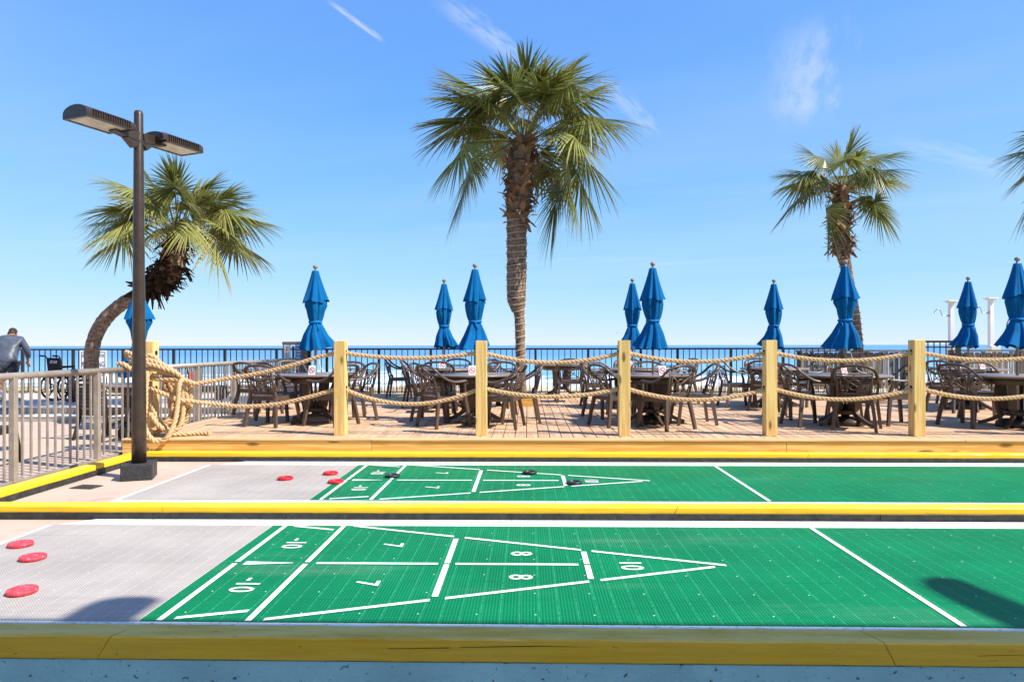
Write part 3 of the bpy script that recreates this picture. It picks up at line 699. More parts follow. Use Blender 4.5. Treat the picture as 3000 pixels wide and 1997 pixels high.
COIL = [
[(-4.92, 8.6, 1.11), (-4.83, 8.52, 1.1), (-4.77, 8.46, 1.03), (-4.77, 8.43, 0.87), (-4.77, 8.42, 0.63), (-4.73, 8.32, 0.43), (-4.64, 8.29, 0.27), (-4.54, 8.29, 0.21), (-4.43, 8.30, 0.27), (-4.38, 8.38, 0.45), (-4.37, 8.43, 0.67), (-4.36, 8.44, 0.86), (-4.35, 8.48, 0.95), (-4.33, 8.55, 0.95), (-4.26, 8.64, 0.905)],
[(-5.17, 8.5, 1.17), (-5.08, 8.48, 1.16), (-5.0, 8.48, 1.11), (-4.88, 8.5, 1.06), (-4.82, 8.5, 1.08), (-4.76, 8.52, 1.1), (-4.64, 8.52, 1.08), (-4.52, 8.54, 1.04), (-4.43, 8.56, 0.98), (-4.37, 8.62, 0.94), (-4.34, 8.68, 0.86), (-4.34, 8.7, 0.69), (-4.37, 8.7, 0.52), (-4.43, 8.68, 0.4), (-4.5, 8.62, 0.33), (-4.59, 8.58, 0.3)],
[(-5.14, 8.78, 1.17), (-5.16, 8.7, 1.25), (-5.12, 8.6, 1.31), (-5.01, 8.52, 1.29), (-4.9, 8.5, 1.25), (-4.84, 8.5, 1.26), (-4.76, 8.52, 1.27), (-4.71, 8.56, 1.22), (-4.68, 8.62, 1.16), (-4.72, 8.76, 1.11), (-4.80, 8.85, 1.11), (-4.95, 8.86, 1.12), (-5.12, 8.80, 1.16)],
[(-5.26, 8.74, 1.16), (-5.15, 8.66, 1.13), (-4.93, 8.5, 1.17), (-4.81, 8.46, 1.17), (-4.7, 8.47, 1.15), (-4.58, 8.48, 1.11), (-4.47, 8.5, 1.07), (-4.39, 8.54, 1.0), (-4.39, 8.6, 0.91), (-4.41, 8.62, 0.74), (-4.44, 8.62, 0.57), (-4.52, 8.6, 0.43), (-4.63, 8.58, 0.38)],
[(-4.88, 8.62, 1.01), (-4.76, 8.54, 0.98), (-4.64, 8.52, 0.97), (-4.53, 8.52, 0.97), (-4.44, 8.54, 0.96), (-4.49, 8.62, 0.86), (-4.55, 8.66, 0.73), (-4.55, 8.66, 0.61), (-4.58, 8.64, 0.48), (-4.65, 8.6, 0.39), (-4.72, 8.56, 0.34), (-4.79, 8.55, 0.31)],
[(-4.86, 8.62, 0.90), (-4.8, 8.56, 0.87), (-4.71, 8.54, 0.83), (-4.62, 8.54, 0.79), (-4.52, 8.53, 0.75), (-4.42, 8.56, 0.70), (-4.34, 8.60, 0.69), (-4.26, 8.64, 0.675)],
[(-4.84, 8.64, 0.95), (-4.83, 8.62, 0.81), (-4.81, 8.6, 0.7), (-4.75, 8.58, 0.55), (-4.67, 8.56, 0.43), (-4.57, 8.54, 0.35), (-4.5, 8.52, 0.32), (-4.42, 8.56, 0.36), (-4.39, 8.60, 0.52), (-4.40, 8.62, 0.72)],
[(-4.66, 8.66, 0.98), (-4.66, 8.68, 0.86), (-4.62, 8.7, 0.74), (-4.61, 8.7, 0.62), (-4.55, 8.68, 0.54), (-4.57, 8.66, 0.44), (-4.64, 8.64, 0.36), (-4.72, 8.62, 0.34), (-4.79, 8.64, 0.45), (-4.82, 8.66, 0.65)],
[(-4.59, 8.66, 0.97), (-4.55, 8.72, 0.84), (-4.51, 8.74, 0.72), (-4.46, 8.74, 0.6), (-4.44, 8.72, 0.52), (-4.47, 8.7, 0.42), (-4.55, 8.68, 0.33)],
[(-4.76, 8.5, 0.54), (-4.71, 8.48, 0.49), (-4.64, 8.46, 0.41), (-4.57, 8.46, 0.35), (-4.5, 8.5, 0.28), (-4.43, 8.56, 0.27), (-4.35, 8.6, 0.27), (-4.28, 8.66, 0.27), (-4.17, 8.68, 0.265), (-4.07, 8.66, 0.265)],
[(-4.64, 8.60, 1.00), (-4.52, 8.58, 0.96), (-4.42, 8.62, 0.88), (-4.37, 8.66, 0.74), (-4.40, 8.68, 0.58), (-4.47, 8.68, 0.46), (-4.58, 8.66, 0.40), (-4.68, 8.64, 0.44)],
[(-4.70, 8.58, 1.06), (-4.56, 8.56, 1.02), (-4.46, 8.58, 0.94), (-4.43, 8.64, 0.80), (-4.47, 8.68, 0.64), (-4.50, 8.68, 0.50), (-4.60, 8.64, 0.37), (-4.72, 8.60, 0.30), (-4.78, 8.60, 0.33)],
[(-4.62, 8.66, 0.97), (-4.58, 8.70, 0.80), (-4.54, 8.72, 0.66), (-4.51, 8.72, 0.54), (-4.54, 8.70, 0.42), (-4.64, 8.66, 0.33), (-4.74, 8.62, 0.30)],
[(-5.06, 8.56, 1.22), (-4.96, 8.50, 1.20), (-4.84, 8.47, 1.22), (-4.72, 8.49, 1.20), (-4.60, 8.51, 1.15), (-4.50, 8.53, 1.09), (-4.42, 8.58, 1.01)],
]
cl = thing('rope_coil', 'big tangled coil of tan rope hung on the left corner post', 'rope', (0, 0, 0))
for i, p in enumerate(COIL):
    rope(spline(p, 10), 0.029, 0.175, phase=i * 0.7).build('rope_loop', 'rope_fibre', cl)

# ------------------------------------------------------------------ lamp post
lp = thing('street_lamp', 'dark bronze lamp post with two flat heads on a black block', 'street lamp', (-4.115, 7.14, -0.012))
q = MB(); q.box((0, 0, 0.085), (0.30, 0.30, 0.17), rz=R(20), ch=0.008); q.build('base_block', 'block_black', lp)
MB().tube([(0, 0, 0.16), (0, 0, 0.6), (0, 0, 2.0), (0, 0, 3.86), (0, 0, 3.885)], [0.073, 0.071, 0.060, 0.045, 0.036], 24).build('pole', 'lamp_bronze', lp)
def lamp_head(sgn):
    dr = Vector((-0.16, -0.42, 0)).normalized() * sgn; h = link('lamp_head', None, lp, (0, 0, 0)); ang = math.atan2(dr.y, dr.x)
    M = Matrix.Rotation(ang, 4, 'Z')            # local +X points away from the pole
    b = MB(); n = 12; L0, L1, W = 0.16, 0.70, 0.17; zb = 3.62
    for x0_, x1_ in ((L0, L1),):
        vs = []
        for x_, k in ((L0, 0.8), (L0 + 0.1, 1.0), (L1 - 0.06, 1.0), (L1, 0.96)):
            for i in range(n + 1):
                a = math.pi * i / n; vs.append(M @ Vector((x_, -W * math.cos(a), zb + 0.03 + 0.085 * k * math.sin(a))))
            vs.append(M @ Vector((x_, W, zb))); vs.append(M @ Vector((x_, -W, zb)))
        m_ = n + 3
        fs_ = [(j * m_ + k, j * m_ + (k + 1) % m_, (j + 1) * m_ + (k + 1) % m_, (j + 1) * m_ + k) for j in range(3) for k in range(m_)]
        fs_ += [tuple(range(m_))[::-1], tuple(3 * m_ + k for k in range(m_))]; b.add(vs, fs_)
    b.build('housing', 'lamp_bronze', h)
    MB().box((0.45, 0, zb - 0.006), (0.42, 0.26, 0.014), M=M).build('lens', 'lamp_lens', h)
    f = MB()
    for x_ in (0.22, 0.685): f.box((x_, 0, zb - 0.008), (0.03, 0.34, 0.02), M=M)
    for y_ in (-0.155, 0.155): f.box((0.45, y_, zb - 0.008), (0.45, 0.03, 0.02), M=M)
    f.build('lens_frame', 'lamp_bronze', h)
    f = MB()
    for i in range(16):
        for s_ in (-1, 1): f.box((0.24 + i * 0.026, s_ * 0.168, zb + 0.035), (0.008, 0.03, 0.06), M=M)
    f.build('cooling_fins', 'lamp_bronze', h)
    a = MB(); a.bar(M @ Vector((0.03, 0, 3.60)), M @ Vector((0.30, 0, 3.64)), 0.10, 0.10); a.bar(M @ Vector((0.035, 0, 3.52)), M @ Vector((0.13, 0, 3.60)), 0.09, 0.10); a.build('arm', 'lamp_bronze', h)
lamp_head(1); lamp_head(-1)

# ------------------------------------------------------------------ railings
def railing(name, label, x, y0, y1, posts, ztop, zbot, pitch=0.118, skip=None):
    t = thing(name, label, 'railing', (x, 0, 0))
    MB().tube([(0, y0, ztop - 0.032), (0, y1, ztop - 0.032)], 0.034, 14).build('top_rail', 'railing_metal', t)
    MB().box((0, (y0 + y1) / 2, zbot + 0.012), (0.03, y1 - y0, 0.02)).build('bottom_rail', 'railing_metal', t)
    pm = MB().box((0, 0, (ztop - 0.05 + zbot) / 2), (0.060, 0.060, ztop - 0.05 - zbot), ch=0.004).mesh('post', 'railing_metal')
    bm_ = MB().box((0, 0, (ztop - 0.05 + zbot + 0.04) / 2), (0.020, 0.020, ztop - zbot - 0.10)).mesh('baluster', 'railing_metal')
    for p in posts: link('post', pm, t, (0, p, 0))
    ys_ = sorted(posts)
    edges_ = ([y0] if y0 < ys_[0] - 0.2 else []) + ys_ + ([y1] if y1 > ys_[-1] + 0.2 else [])
    for a, c in zip(edges_, edges_[1:]):
        n = max(1, round((c - a) / pitch))
        for i in range(1, n): link('baluster', bm_, t, (0, a + (c - a) * i / n, 0))
    return t
railing('metal_railing', 'grey metal railing between the left patio and the courts', -5.10, 4.6, 8.98, [5.34, 6.66, 7.98], 1.125, 0.035)
railing('metal_railing', 'grey metal railing along the left edge of the deck', -5.10, 9.02, 14.85, [9.27, 10.43, 11.75, 13.1, 14.5], 1.125, 0.035)

ff = thing('black_railing', 'long black picket railing facing the sea behind the tables', 'railing', (0, 16.2, 0))
FX0, FX1 = -16.0, 7.42; ZT, ZB = 1.325, 0.29
MB().box(((FX0 + FX1) / 2, 0, ZT - 0.02), (FX1 - FX0, 0.045, 0.04)).build('top_rail', 'black_metal', ff)
MB().box(((FX0 + FX1) / 2, 0, ZB), (FX1 - FX0, 0.025, 0.025)).build('bottom_rail', 'black_metal', ff)
pm = MB().box((0, 0, 0.765), (0.055, 0.055, 1.07)).mesh('post', 'black_metal'); bm_ = MB().box((0, 0, 0.80), (0.018, 0.018, 1.02)).mesh('baluster', 'black_metal')
posts = [-15.9, -14.66, -13.42, -12.18, -10.94, -9.72, -8.49, -7.25, -6.0, -4.79, -3.54, -2.30, -1.05, 0.19, 1.435, 2.675, 3.54, 4.79, 6.01, 7.38]
for p in posts: link('post', pm, ff, (p, 0, 0))
for a, c in zip(posts, posts[1:]):
    n = round((c - a) / 0.1385)
    for i in range(1, n): link('baluster', bm_, ff, (a + (c - a) * i / n, 0, 0))

# ================================================================== FURNITURE ON THE DECK
def lat(x, z, y0=-0.225, z0=0.44, k=0.26):
    """point on the leaning plane of a chair back"""
    return (x, y0 - (z - z0) * k, z)
def chair_meshes():
    out = []
    # seat: dished plate with a rounded front and an apron
    b = MB(); n = 9; vs = []; top = []
    for j in range(n):
        v = j / (n - 1); y = -0.225 + 0.46 * v; hw = 0.205 + 0.035 * v - (0.03 if j == n - 1 else 0)
        for i in range(n):
            u = i / (n - 1) * 2 - 1
            top.append((u * hw, y, 0.435 + 0.012 * v - 0.018 * (1 - u * u) * math.sin(math.pi * min(1, v * 1.1)) - (0.014 if j == n - 1 else 0)))
    bot = [(x, y, z - 0.018) for x, y, z in top]
    f = [(j * n + i, j * n + i + 1, (j + 1) * n + i + 1, (j + 1) * n + i) for j in range(n - 1) for i in range(n - 1)]
    b.add(top, f, True); b.add(bot, [q[::-1] for q in f])
    for pts in ([(-0.205, -0.22), (0.205, -0.22)], [(0.205, -0.22), (0.238, 0.215)], [(0.238, 0.215), (-0.238, 0.215)], [(-0.238, 0.215), (-0.205, -0.22)]):
        b.bar((*pts[0], 0.405), (*pts[1], 0.405), 0.022, 0.062)
    out.append(('seat', b.mesh('seat', 'resin_brown')))
    # hoop: from the curl of one arm up over the back and down to the other
    half = [(0.262, 0.215, 0.600), (0.268, 0.235, 0.628), (0.270, 0.205, 0.652), (0.272, 0.12, 0.645), (0.274, 0.02, 0.640), (0.274, -0.08, 0.660),
            (0.270, -0.17, 0.705), (0.262, -0.245, 0.760), (0.235, -0.295, 0.815), (0.17, -0.325, 0.852), (0.085, -0.338, 0.868), (0, -0.342, 0.872)]
    path = spline(half + [(-x, y, z) for x, y, z in half[-2::-1]], 5)
    b = MB(); b.tube(path, 0.0275, 8, flat=0.62, up=(0, 0, 1)); out.append(('back_hoop', b.mesh('back_hoop', 'resin_brown')))
    # lattice: uprights, paired bars, crossed bars and a ring
    b = MB(); r = 0.0085
    for s in (-1, 1):
        b.tube([lat(s * 0.19, 0.43), lat(s * 0.205, 0.60), lat(s * 0.222, 0.775)], [0.016, 0.014, 0.012], 6)
        b.tube([lat(s * 0.152, 0.47), lat(s * 0.162, 0.60), lat(s * 0.168, 0.735)], r, 6)
    for z, k in ((0.475, 0.19), (0.503, 0.192), (0.735, 0.212), (0.765, 0.214)):
        b.tube([lat(-k, z), lat(-k * .5, z - 0.006), lat(0, z - 0.008), lat(k * .5, z - 0.006), lat(k, z)], r, 6)
    for z in (0.489, 0.75): b.tube([lat(0, z - 0.015), lat(0, z + 0.012)], 0.007, 6)
    for s in (-1, 1): b.tube([lat(-s * 0.155, 0.51), lat(0, 0.618), lat(s * 0.165, 0.728)], r, 6)
    b.tube([lat(0.074 * math.cos(a * math.pi / 12), 0.618 + 0.070 * math.sin(a * math.pi / 12)) for a in range(24)], r, 6, closed=True)
    out.append(('back_lattice', b.mesh('back_lattice', 'resin_brown')))
    for s in (-1, 1):
        b = MB(); b.tube([(s * 0.262, -0.285, 0.0), (s * 0.235, -0.25, 0.22), (s * 0.205, -0.215, 0.42), (s * 0.198, -0.225, 0.50)], [0.028, 0.030, 0.033, 0.024], 4, smooth=False)
        out.append(('rear_leg', b.mesh('rear_leg', 'resin_brown')))
        b = MB(); b.tube([(s * 0.285, 0.268, 0.0), (s * 0.262, 0.238, 0.22), (s * 0.240, 0.205, 0.42), (s * 0.246, 0.205, 0.50), (s * 0.262, 0.185, 0.58), (s * 0.268, 0.19, 0.636)], [0.027, 0.030, 0.032, 0.025, 0.021, 0.017], 4, smooth=False)
        out.append(('front_leg', b.mesh('front_leg', 'resin_brown')))
    return out
CH = chair_meshes()
def chair(x, y, head, label, z=DZ, group='brown resin armchairs on the deck'):
    t = thing('resin_armchair', label, 'armchair', (x, y, z), R(head - 90), group)
    for n, me in CH: link(n, me, t)
    return t
# tables named by what one can find: T1..T5 front row left to right, T6..T9 back row
TB = {1: (-3.22, 10.30), 2: (-0.785, 10.22), 3: (1.85, 10.12), 4: (4.58, 9.95), 5: (6.86, 9.72), 6: (-1.54, 12.6), 7: (1.93, 12.6), 8: (4.60, 12.85), 9: (7.95, 12.5), 0: (0.76, 15.35)}
TD = {1: 'leftmost front table', 2: 'front table left of the tall palm', 3: 'front table right of centre', 4: 'front table before the right palm', 5: 'front table at the right edge',
      6: 'back table left of the tall palm', 7: 'back table right of the tall palm', 8: 'back table before the grey boardwalk fence', 9: 'back table below the outdoor showers', 0: 'bare table by the sea railing'}
CHAIRS = [
 (1, -3.69, 9.80, 74, 'back to the viewer, at the {}'), (1, -3.86, 10.62, -10, 'facing right, beside the {}'), (1, -2.85, 9.86, 156, 'facing left, near right of the {}'),
 (1, -2.70, 10.52, 215, 'seen side-on, facing left, right of the {}'), (1, -3.02, 11.15, 262, 'facing the viewer behind the {}'), (1, -4.52, 11.35, 62, 'beside the grey deck railing, left of the {}'),
 (1, -4.22, 12.25, -55, 'near the beach gate, behind the {}'),
 (2, -1.20, 9.72, 40, 'showing its back, near left of the {}'), (2, -1.44, 10.50, -10, 'facing right, beside the {}'), (2, -0.38, 9.60, 167, 'facing left, near right of the {}'),
 (2, -0.12, 10.24, 184, 'seen side-on, facing left, right of the {}'), (2, -0.48, 11.05, 262, 'facing the viewer behind the {}'),
 (6, -2.02, 12.75, 2, 'facing right, left of the {}'), (6, -1.52, 11.72, 92, 'back to the viewer, before the {}'), (6, -1.42, 13.45, 268, 'facing the viewer behind the {}'), (6, -0.92, 13.05, 225, 'angled in from behind the {}'),
 (6, -2.82, 15.15, 3, 'alone by the sea railing'), (6, -0.46, 12.75, -28, 'turned away right of the {}'),
 (0, 0.86, 13.95, 90, 'back to the viewer, before the {}'),
 (3, 1.26, 9.86, 27, 'showing its back, near left of the {}'), (3, 1.92, 9.50, 122, 'back to the viewer, before the {}'), (3, 2.42, 10.08, 180, 'seen side-on, facing left, right of the {}'),
 (3, 1.98, 11.08, 268, 'facing the viewer behind the {}'), (3, 1.26, 11.0, 302, 'angled in behind the {}'),
 (7, 1.30, 12.78, 2, 'facing right, left of the {}'), (7, 2.0, 13.5, 268, 'facing the viewer behind the {}'), (7, 2.52, 12.95, 225, 'angled in from behind the {}'), (7, 3.02, 13.7, 200, 'facing left, farther right than the {}'),
 (8, 3.90, 12.80, 2, 'facing right, left of the {}'), (8, 4.22, 12.15, 60, 'with its back showing, before the {}'), (8, 4.66, 13.7, 265, 'facing the viewer behind the {}'), (8, 5.30, 13.0, 196, 'facing left, right of the {}'),
 (4, 4.02, 9.86, 8, 'facing right, left of the {}'), (4, 4.47, 9.40, 60, 'back to the viewer, before the {}'), (4, 5.33, 10.06, 185, 'facing left, right of the {}'),
 (4, 4.12, 10.86, 300, 'angled in behind the {}'), (4, 5.02, 10.88, 252, 'facing the viewer behind the {}'),
 (9, 7.30, 11.95, 22, 'with its back showing, left of the {}'), (9, 8.25, 13.3, 258, 'facing the viewer behind the {}'),
 (5, 6.27, 9.85, 22, 'with its back showing, left of the {}'), (5, 7.02, 10.62, 262, 'facing the viewer behind the {}'), (5, 7.18, 9.10, 112, 'back to the viewer, before the {}'),
]
for tb, x, y, hd, ph in CHAIRS: chair(x, y, hd, 'brown armchair ' + ph.format(TD[tb]))

def table_meshes():
    out = []
    b = MB(); b.lathe([(0.0, 0.688), (0.50, 0.688), (0.585, 0.690), (0.607, 0.698), (0.610, 0.712), (0.602, 0.722), (0.57, 0.724), (0.0, 0.722)], 56, capb=False, capt=False)
    out.append(('table_top', b.mesh('table_top', 'table_resin')))
    b = MB(); b.lathe([(0.42, 0.60), (0.47, 0.69), (0.45, 0.69), (0.40, 0.60)], 32, capb=False, capt=False)
    out.append(('apron', b.mesh('apron', 'resin_brown')))
    for k in range(4):
        a = k * math.pi / 2; c, s = math.cos(a), math.sin(a); pr = [(0.19, 0.69), (0.165, 0.45), (0.15, 0.25), (0.20, 0.15), (0.34, 0.07), (0.47, 0.022)]
        b = MB(); b.tube([(r * c, r * s, z) for r, z in spline([(r, 0, z) for r, z in pr], 4) for r, z in [(r, z)]] if False else [(p.x * c, p.x * s, p.z) for p in spline([(r, 0, z) for r, z in pr], 4)],
               [0.088] * 9 + [0.070, 0.052, 0.048, 0.045, 0.042, 0.04, 0.038, 0.037, 0.036, 0.036, 0.035, 0.035, 0.035][:12], 4, flat=0.75, up=(-s, c, 0), smooth=False)
        out.append(('leg', b.mesh('leg', 'resin_brown')))
    b = MB(); b.lathe([(0.13, 0.16), (0.17, 0.16), (0.17, 0.22), (0.13, 0.22), (0.13, 0.16)], 20, capb=False, capt=False); out.append(('ring', b.mesh('ring', 'resin_brown')))
    return out
TM = table_meshes()
TL = {1: 'round brown table, leftmost of the front row', 2: 'round brown table in the front row left of the tall palm', 3: 'round brown table in the front row right of centre',
      4: 'round brown table in the front row before the right palm', 5: 'round brown table in the front row cut by the right edge',
      6: 'round brown table in the back row left of the tall palm', 7: 'round brown table in the back row right of the tall palm', 8: 'round brown table in the back row before the grey boardwalk fence',
      9: 'round brown table in the back row below the outdoor showers', 0: 'round brown table without an umbrella by the sea railing'}
for k, (x, y) in TB.items():
    t = thing('round_table', TL[k], 'table', (x, y, DZ), R(45 + 17 * k), 'round brown tables on the deck')
    for n, me in TM: link(n, me, t)

# closed umbrellas
def umbrella(x, y, z, seed, label, spread=1.0, base='dark_resin', yaw=0.0, low=0.0):
    rn = random.Random(seed); t = thing('closed_umbrella', label, 'umbrella', (x, y, z), R(rn.uniform(0, 360)), 'closed blue umbrellas')
    MB().tube([(0, 0, 0.05), (0, 0, 2.30)], 0.019, 12).build('pole', 'pole_metal', t)
    b = MB(); b.lathe([(0.016, 2.285), (0.016, 2.305), (0.012, 2.312), (0.030, 2.325), (0.037, 2.345), (0.030, 2.367), (0.0, 2.377)], 14, capb=False, capt=False); b.build('finial', 'finial', t)
    nf = rn.choice((7, 8, 9)); p1, p2, p3 = [rn.uniform(0, 6.28) for _ in range(3)]; n = 72; lx, ly = rn.uniform(-.05, .05), rn.uniform(-.05, .05)
    def fold(amp0, amp1, z0, z1, skew):
        def f(r, zz, th):
            u = max(0.0, min(1.0, (z0 - zz) / (z0 - z1))); a = amp0 + (amp1 - amp0) * u
            q = math.sin(nf * th + p1 + skew * u) * 0.6 + math.sin((nf - 3) * th + p2 - skew * u) * 0.45 + math.sin(2 * th + p3) * 0.35 + math.sin((2 * nf + 1) * th + p3 - skew * u) * 0.28
            return r * (1 + a * q)
        return f
    s = spread
    def bl(a, c, u): return a + (c - a) * u
    b = MB(); pr = [(0.012, 2.29), (0.045, 2.285), (0.052, 2.26)] + [(bl(0.055, 0.150 * s, u), bl(2.24, 1.815, u)) for u in [i / 10 for i in range(1, 11)]]
    b.lathe(pr, n, fold=fold(0.06, 0.24, 2.26, 1.815, 0.4), capb=False, capt=False)
    for i, v in enumerate(b.v):   # uneven hem
        if v[2] < 1.83: th = math.atan2(v[1], v[0]); b.v[i] = (v[0], v[1], v[2] + 0.022 * math.sin(3 * th + p2) - 0.012 * math.sin(nf * th + p1))
    b.build('canopy_vent', 'umbrella_cloth', t)
    b = MB(); zt, zk, zb = 1.88, 1.505 - low * 0.5, 1.115 - low
    pr = [(0.10, zt), (0.125 * s, zt - 0.06), (0.128 * s, zt - 0.13), (0.115, bl(zt, zk, .55)), (0.096, bl(zt, zk, .80)), (0.080, zk + 0.02), (0.076, zk), (0.082, zk - 0.02)]
    pr += [(bl(0.085, 0.205 * s, (i / 10) ** 0.9), bl(zk - 0.03, zb, i / 10)) for i in range(1, 11)]
    b.lathe(pr, n, fold=lambda r, zz, th: (fold(0.20, 0.22, zt, zk, 1.2) if zz > zk else fold(0.12, 0.29, zk, zb, -0.5))(r, zz, th), capb=False, capt=False)
    for i, v in enumerate(b.v):
        if v[2] < zb + 0.2:
            u = 1 - (v[2] - zb) / 0.2; th = math.atan2(v[1], v[0]); b.v[i] = (v[0] + lx * u, v[1] + ly * u, v[2] + u * (0.030 * math.sin(th + p3) + 0.018 * math.sin(nf * th + p1)))
    b.build('canopy', 'umbrella_cloth', t)
    st = MB(); st.tube([(0.088 * math.cos(a * 0.2618), 0.088 * math.sin(a * 0.2618), zk + 0.006 * math.sin(a)) for a in range(24)], 0.016, 6, closed=True, flat=1.2)
    a0 = rn.uniform(3.6, 5.8); st.tube([(0.095 * math.cos(a0), 0.095 * math.sin(a0), zk), (0.115 * math.cos(a0 + .2), 0.115 * math.sin(a0 + .2), zk - 0.05), (0.125 * math.cos(a0 + .3), 0.125 * math.sin(a0 + .3), zk - 0.12)], 0.010, 5, flat=0.4)
    st.build('tie_strap', 'umbrella_strap', t)
    MB().lathe([(0.255, 0.0), (0.262, 0.03), (0.25, 0.075), (0.19, 0.105), (0.06, 0.115), (0.035, 0.30), (0.028, 0.30), (0.028, 0.12)], 28, capb=True, capt=False).build('base', base, t)
    return t
UL = {1: 'closed blue umbrella, leftmost on the deck, wide flared skirt', 2: 'closed blue umbrella just left of the tall palm, larger one of its pair', 3: 'closed blue umbrella right of centre, larger one of its pair',
      4: 'closed blue umbrella covering the trunk of the right palm', 5: 'closed blue umbrella at the right edge of the picture', 6: 'closed blue umbrella left of the tall palm, smaller one of its pair',
      7: 'closed blue umbrella right of centre, smaller one of its pair', 8: 'small closed blue umbrella standing alone above the fourth rope post', 9: 'small closed blue umbrella between the two outdoor showers'}
for k, lb in UL.items():
    x, y = TB[k]; uo = umbrella(x, y, DZ, 30 + k, lb, {1: 1.10, 4: 1.15, 5: 1.05}.get(k, 0.98), 'table_resin' if k in (1, 2) else 'dark_resin')
    if k in (1, 4, 9):
        uo.rotation_euler = (0, 0, 0); MB().tube(spline([(0.03, -0.03, 1.20), (0.06, -0.06, 1.0), (0.12, -0.10, 0.80), (0.24, -0.16, 0.735)], 5), 0.0045, 5).build('crank_cord', 'wire_white', uo)
umbrella(-6.52, 11.3, 0.035, 77, 'closed blue umbrella on the left patio, half hidden by the lamp post', 1.35, low=0.25)

# folded no-smoking cards and a hanging crank cord
def ring_mesh(b, r0, r1, y, c, n=24):
    vs = []; 
    for i in range(n):
        a = 2 * math.pi * i / n; vs += [(c[0] + r0 * math.cos(a), y, c[1] + r0 * math.sin(a)), (c[0] + r1 * math.cos(a), y, c[1] + r1 * math.sin(a))]
    b.add(vs, [(2 * i, 2 * i + 1, (2 * i + 3) % (2 * n), (2 * i + 2) % (2 * n)) for i in range(n)])
cm = MB(); w_, h_ = 0.052, 0.135
cm.add([(-w_, -0.03, 0), (w_, -0.03, 0), (w_, 0, h_), (-w_, 0, h_), (-w_, 0.03, 0), (w_, 0.03, 0), (-w_, -0.027, 0), (w_, -0.027, 0), (w_, 0, h_ - .004), (-w_, 0, h_ - .004)], [(0, 1, 2, 3), (5, 4, 3, 2), (7, 6, 9, 8)])
cm = cm.mesh('card', 'sign_white')
rm = MB(); ring_mesh(rm, 0.034, 0.043, 0, (0, 0.066)); rm.add([(-0.028, 0, 0.087), (-0.022, 0, 0.093), (0.028, 0, 0.045), (0.022, 0, 0.039)], [(3, 2, 1, 0)])
for v in range(len(rm.v)): p = rm.v[v]; rm.v[v] = (p[0], -0.03 + p[2] * 0.03 / h_ - 0.0025, p[2])
rm = rm.mesh('ban_symbol', 'sign_red')
cg = MB(); cg.box((0, 0, 0), (0.040, 0.001, 0.010)); cg.box((-0.012, 0, 0.012), (0.006, 0.001, 0.016))
for v in range(len(cg.v)): p = cg.v[v]; z_ = p[2] + 0.064; cg.v[v] = (p[0], p[1] - 0.03 + z_ * 0.03 / h_ - 0.0012, z_)
cg = cg.mesh('cigarette', 'sign_print')
for k, dx, dy, rz, lb in [(1, 0.06, -0.34, -4, 'white no smoking card standing on the leftmost front table'), (2, -0.02, -0.32, 8, 'white no smoking card on the front table left of the palm'), (3, 0.07, -0.34, 3, 'white no smoking card on the front table right of centre'),
                      (4, -0.10, -0.16, 25, 'white no smoking card on the front table before the right palm'), (5, 0.03, -0.30, 6, 'white no smoking card on the front table at the right edge'),
                      (6, 0.0, -0.30, 5, 'white no smoking card on the back table left of the palm'), (7, -0.10, -0.32, 0, 'white no smoking card on the back table right of the palm'), (9, 0.0, -0.36, 12, 'white no smoking card on the back table below the showers')]:
    x, y = TB[k]; t = thing('table_card', lb, 'table card', (x + dx, y + dy, DZ + 0.7235), R(rz), 'no smoking cards on the tables')
    link('card', cm, t); link('ban_symbol', rm, t); link('cigarette', cg, t)

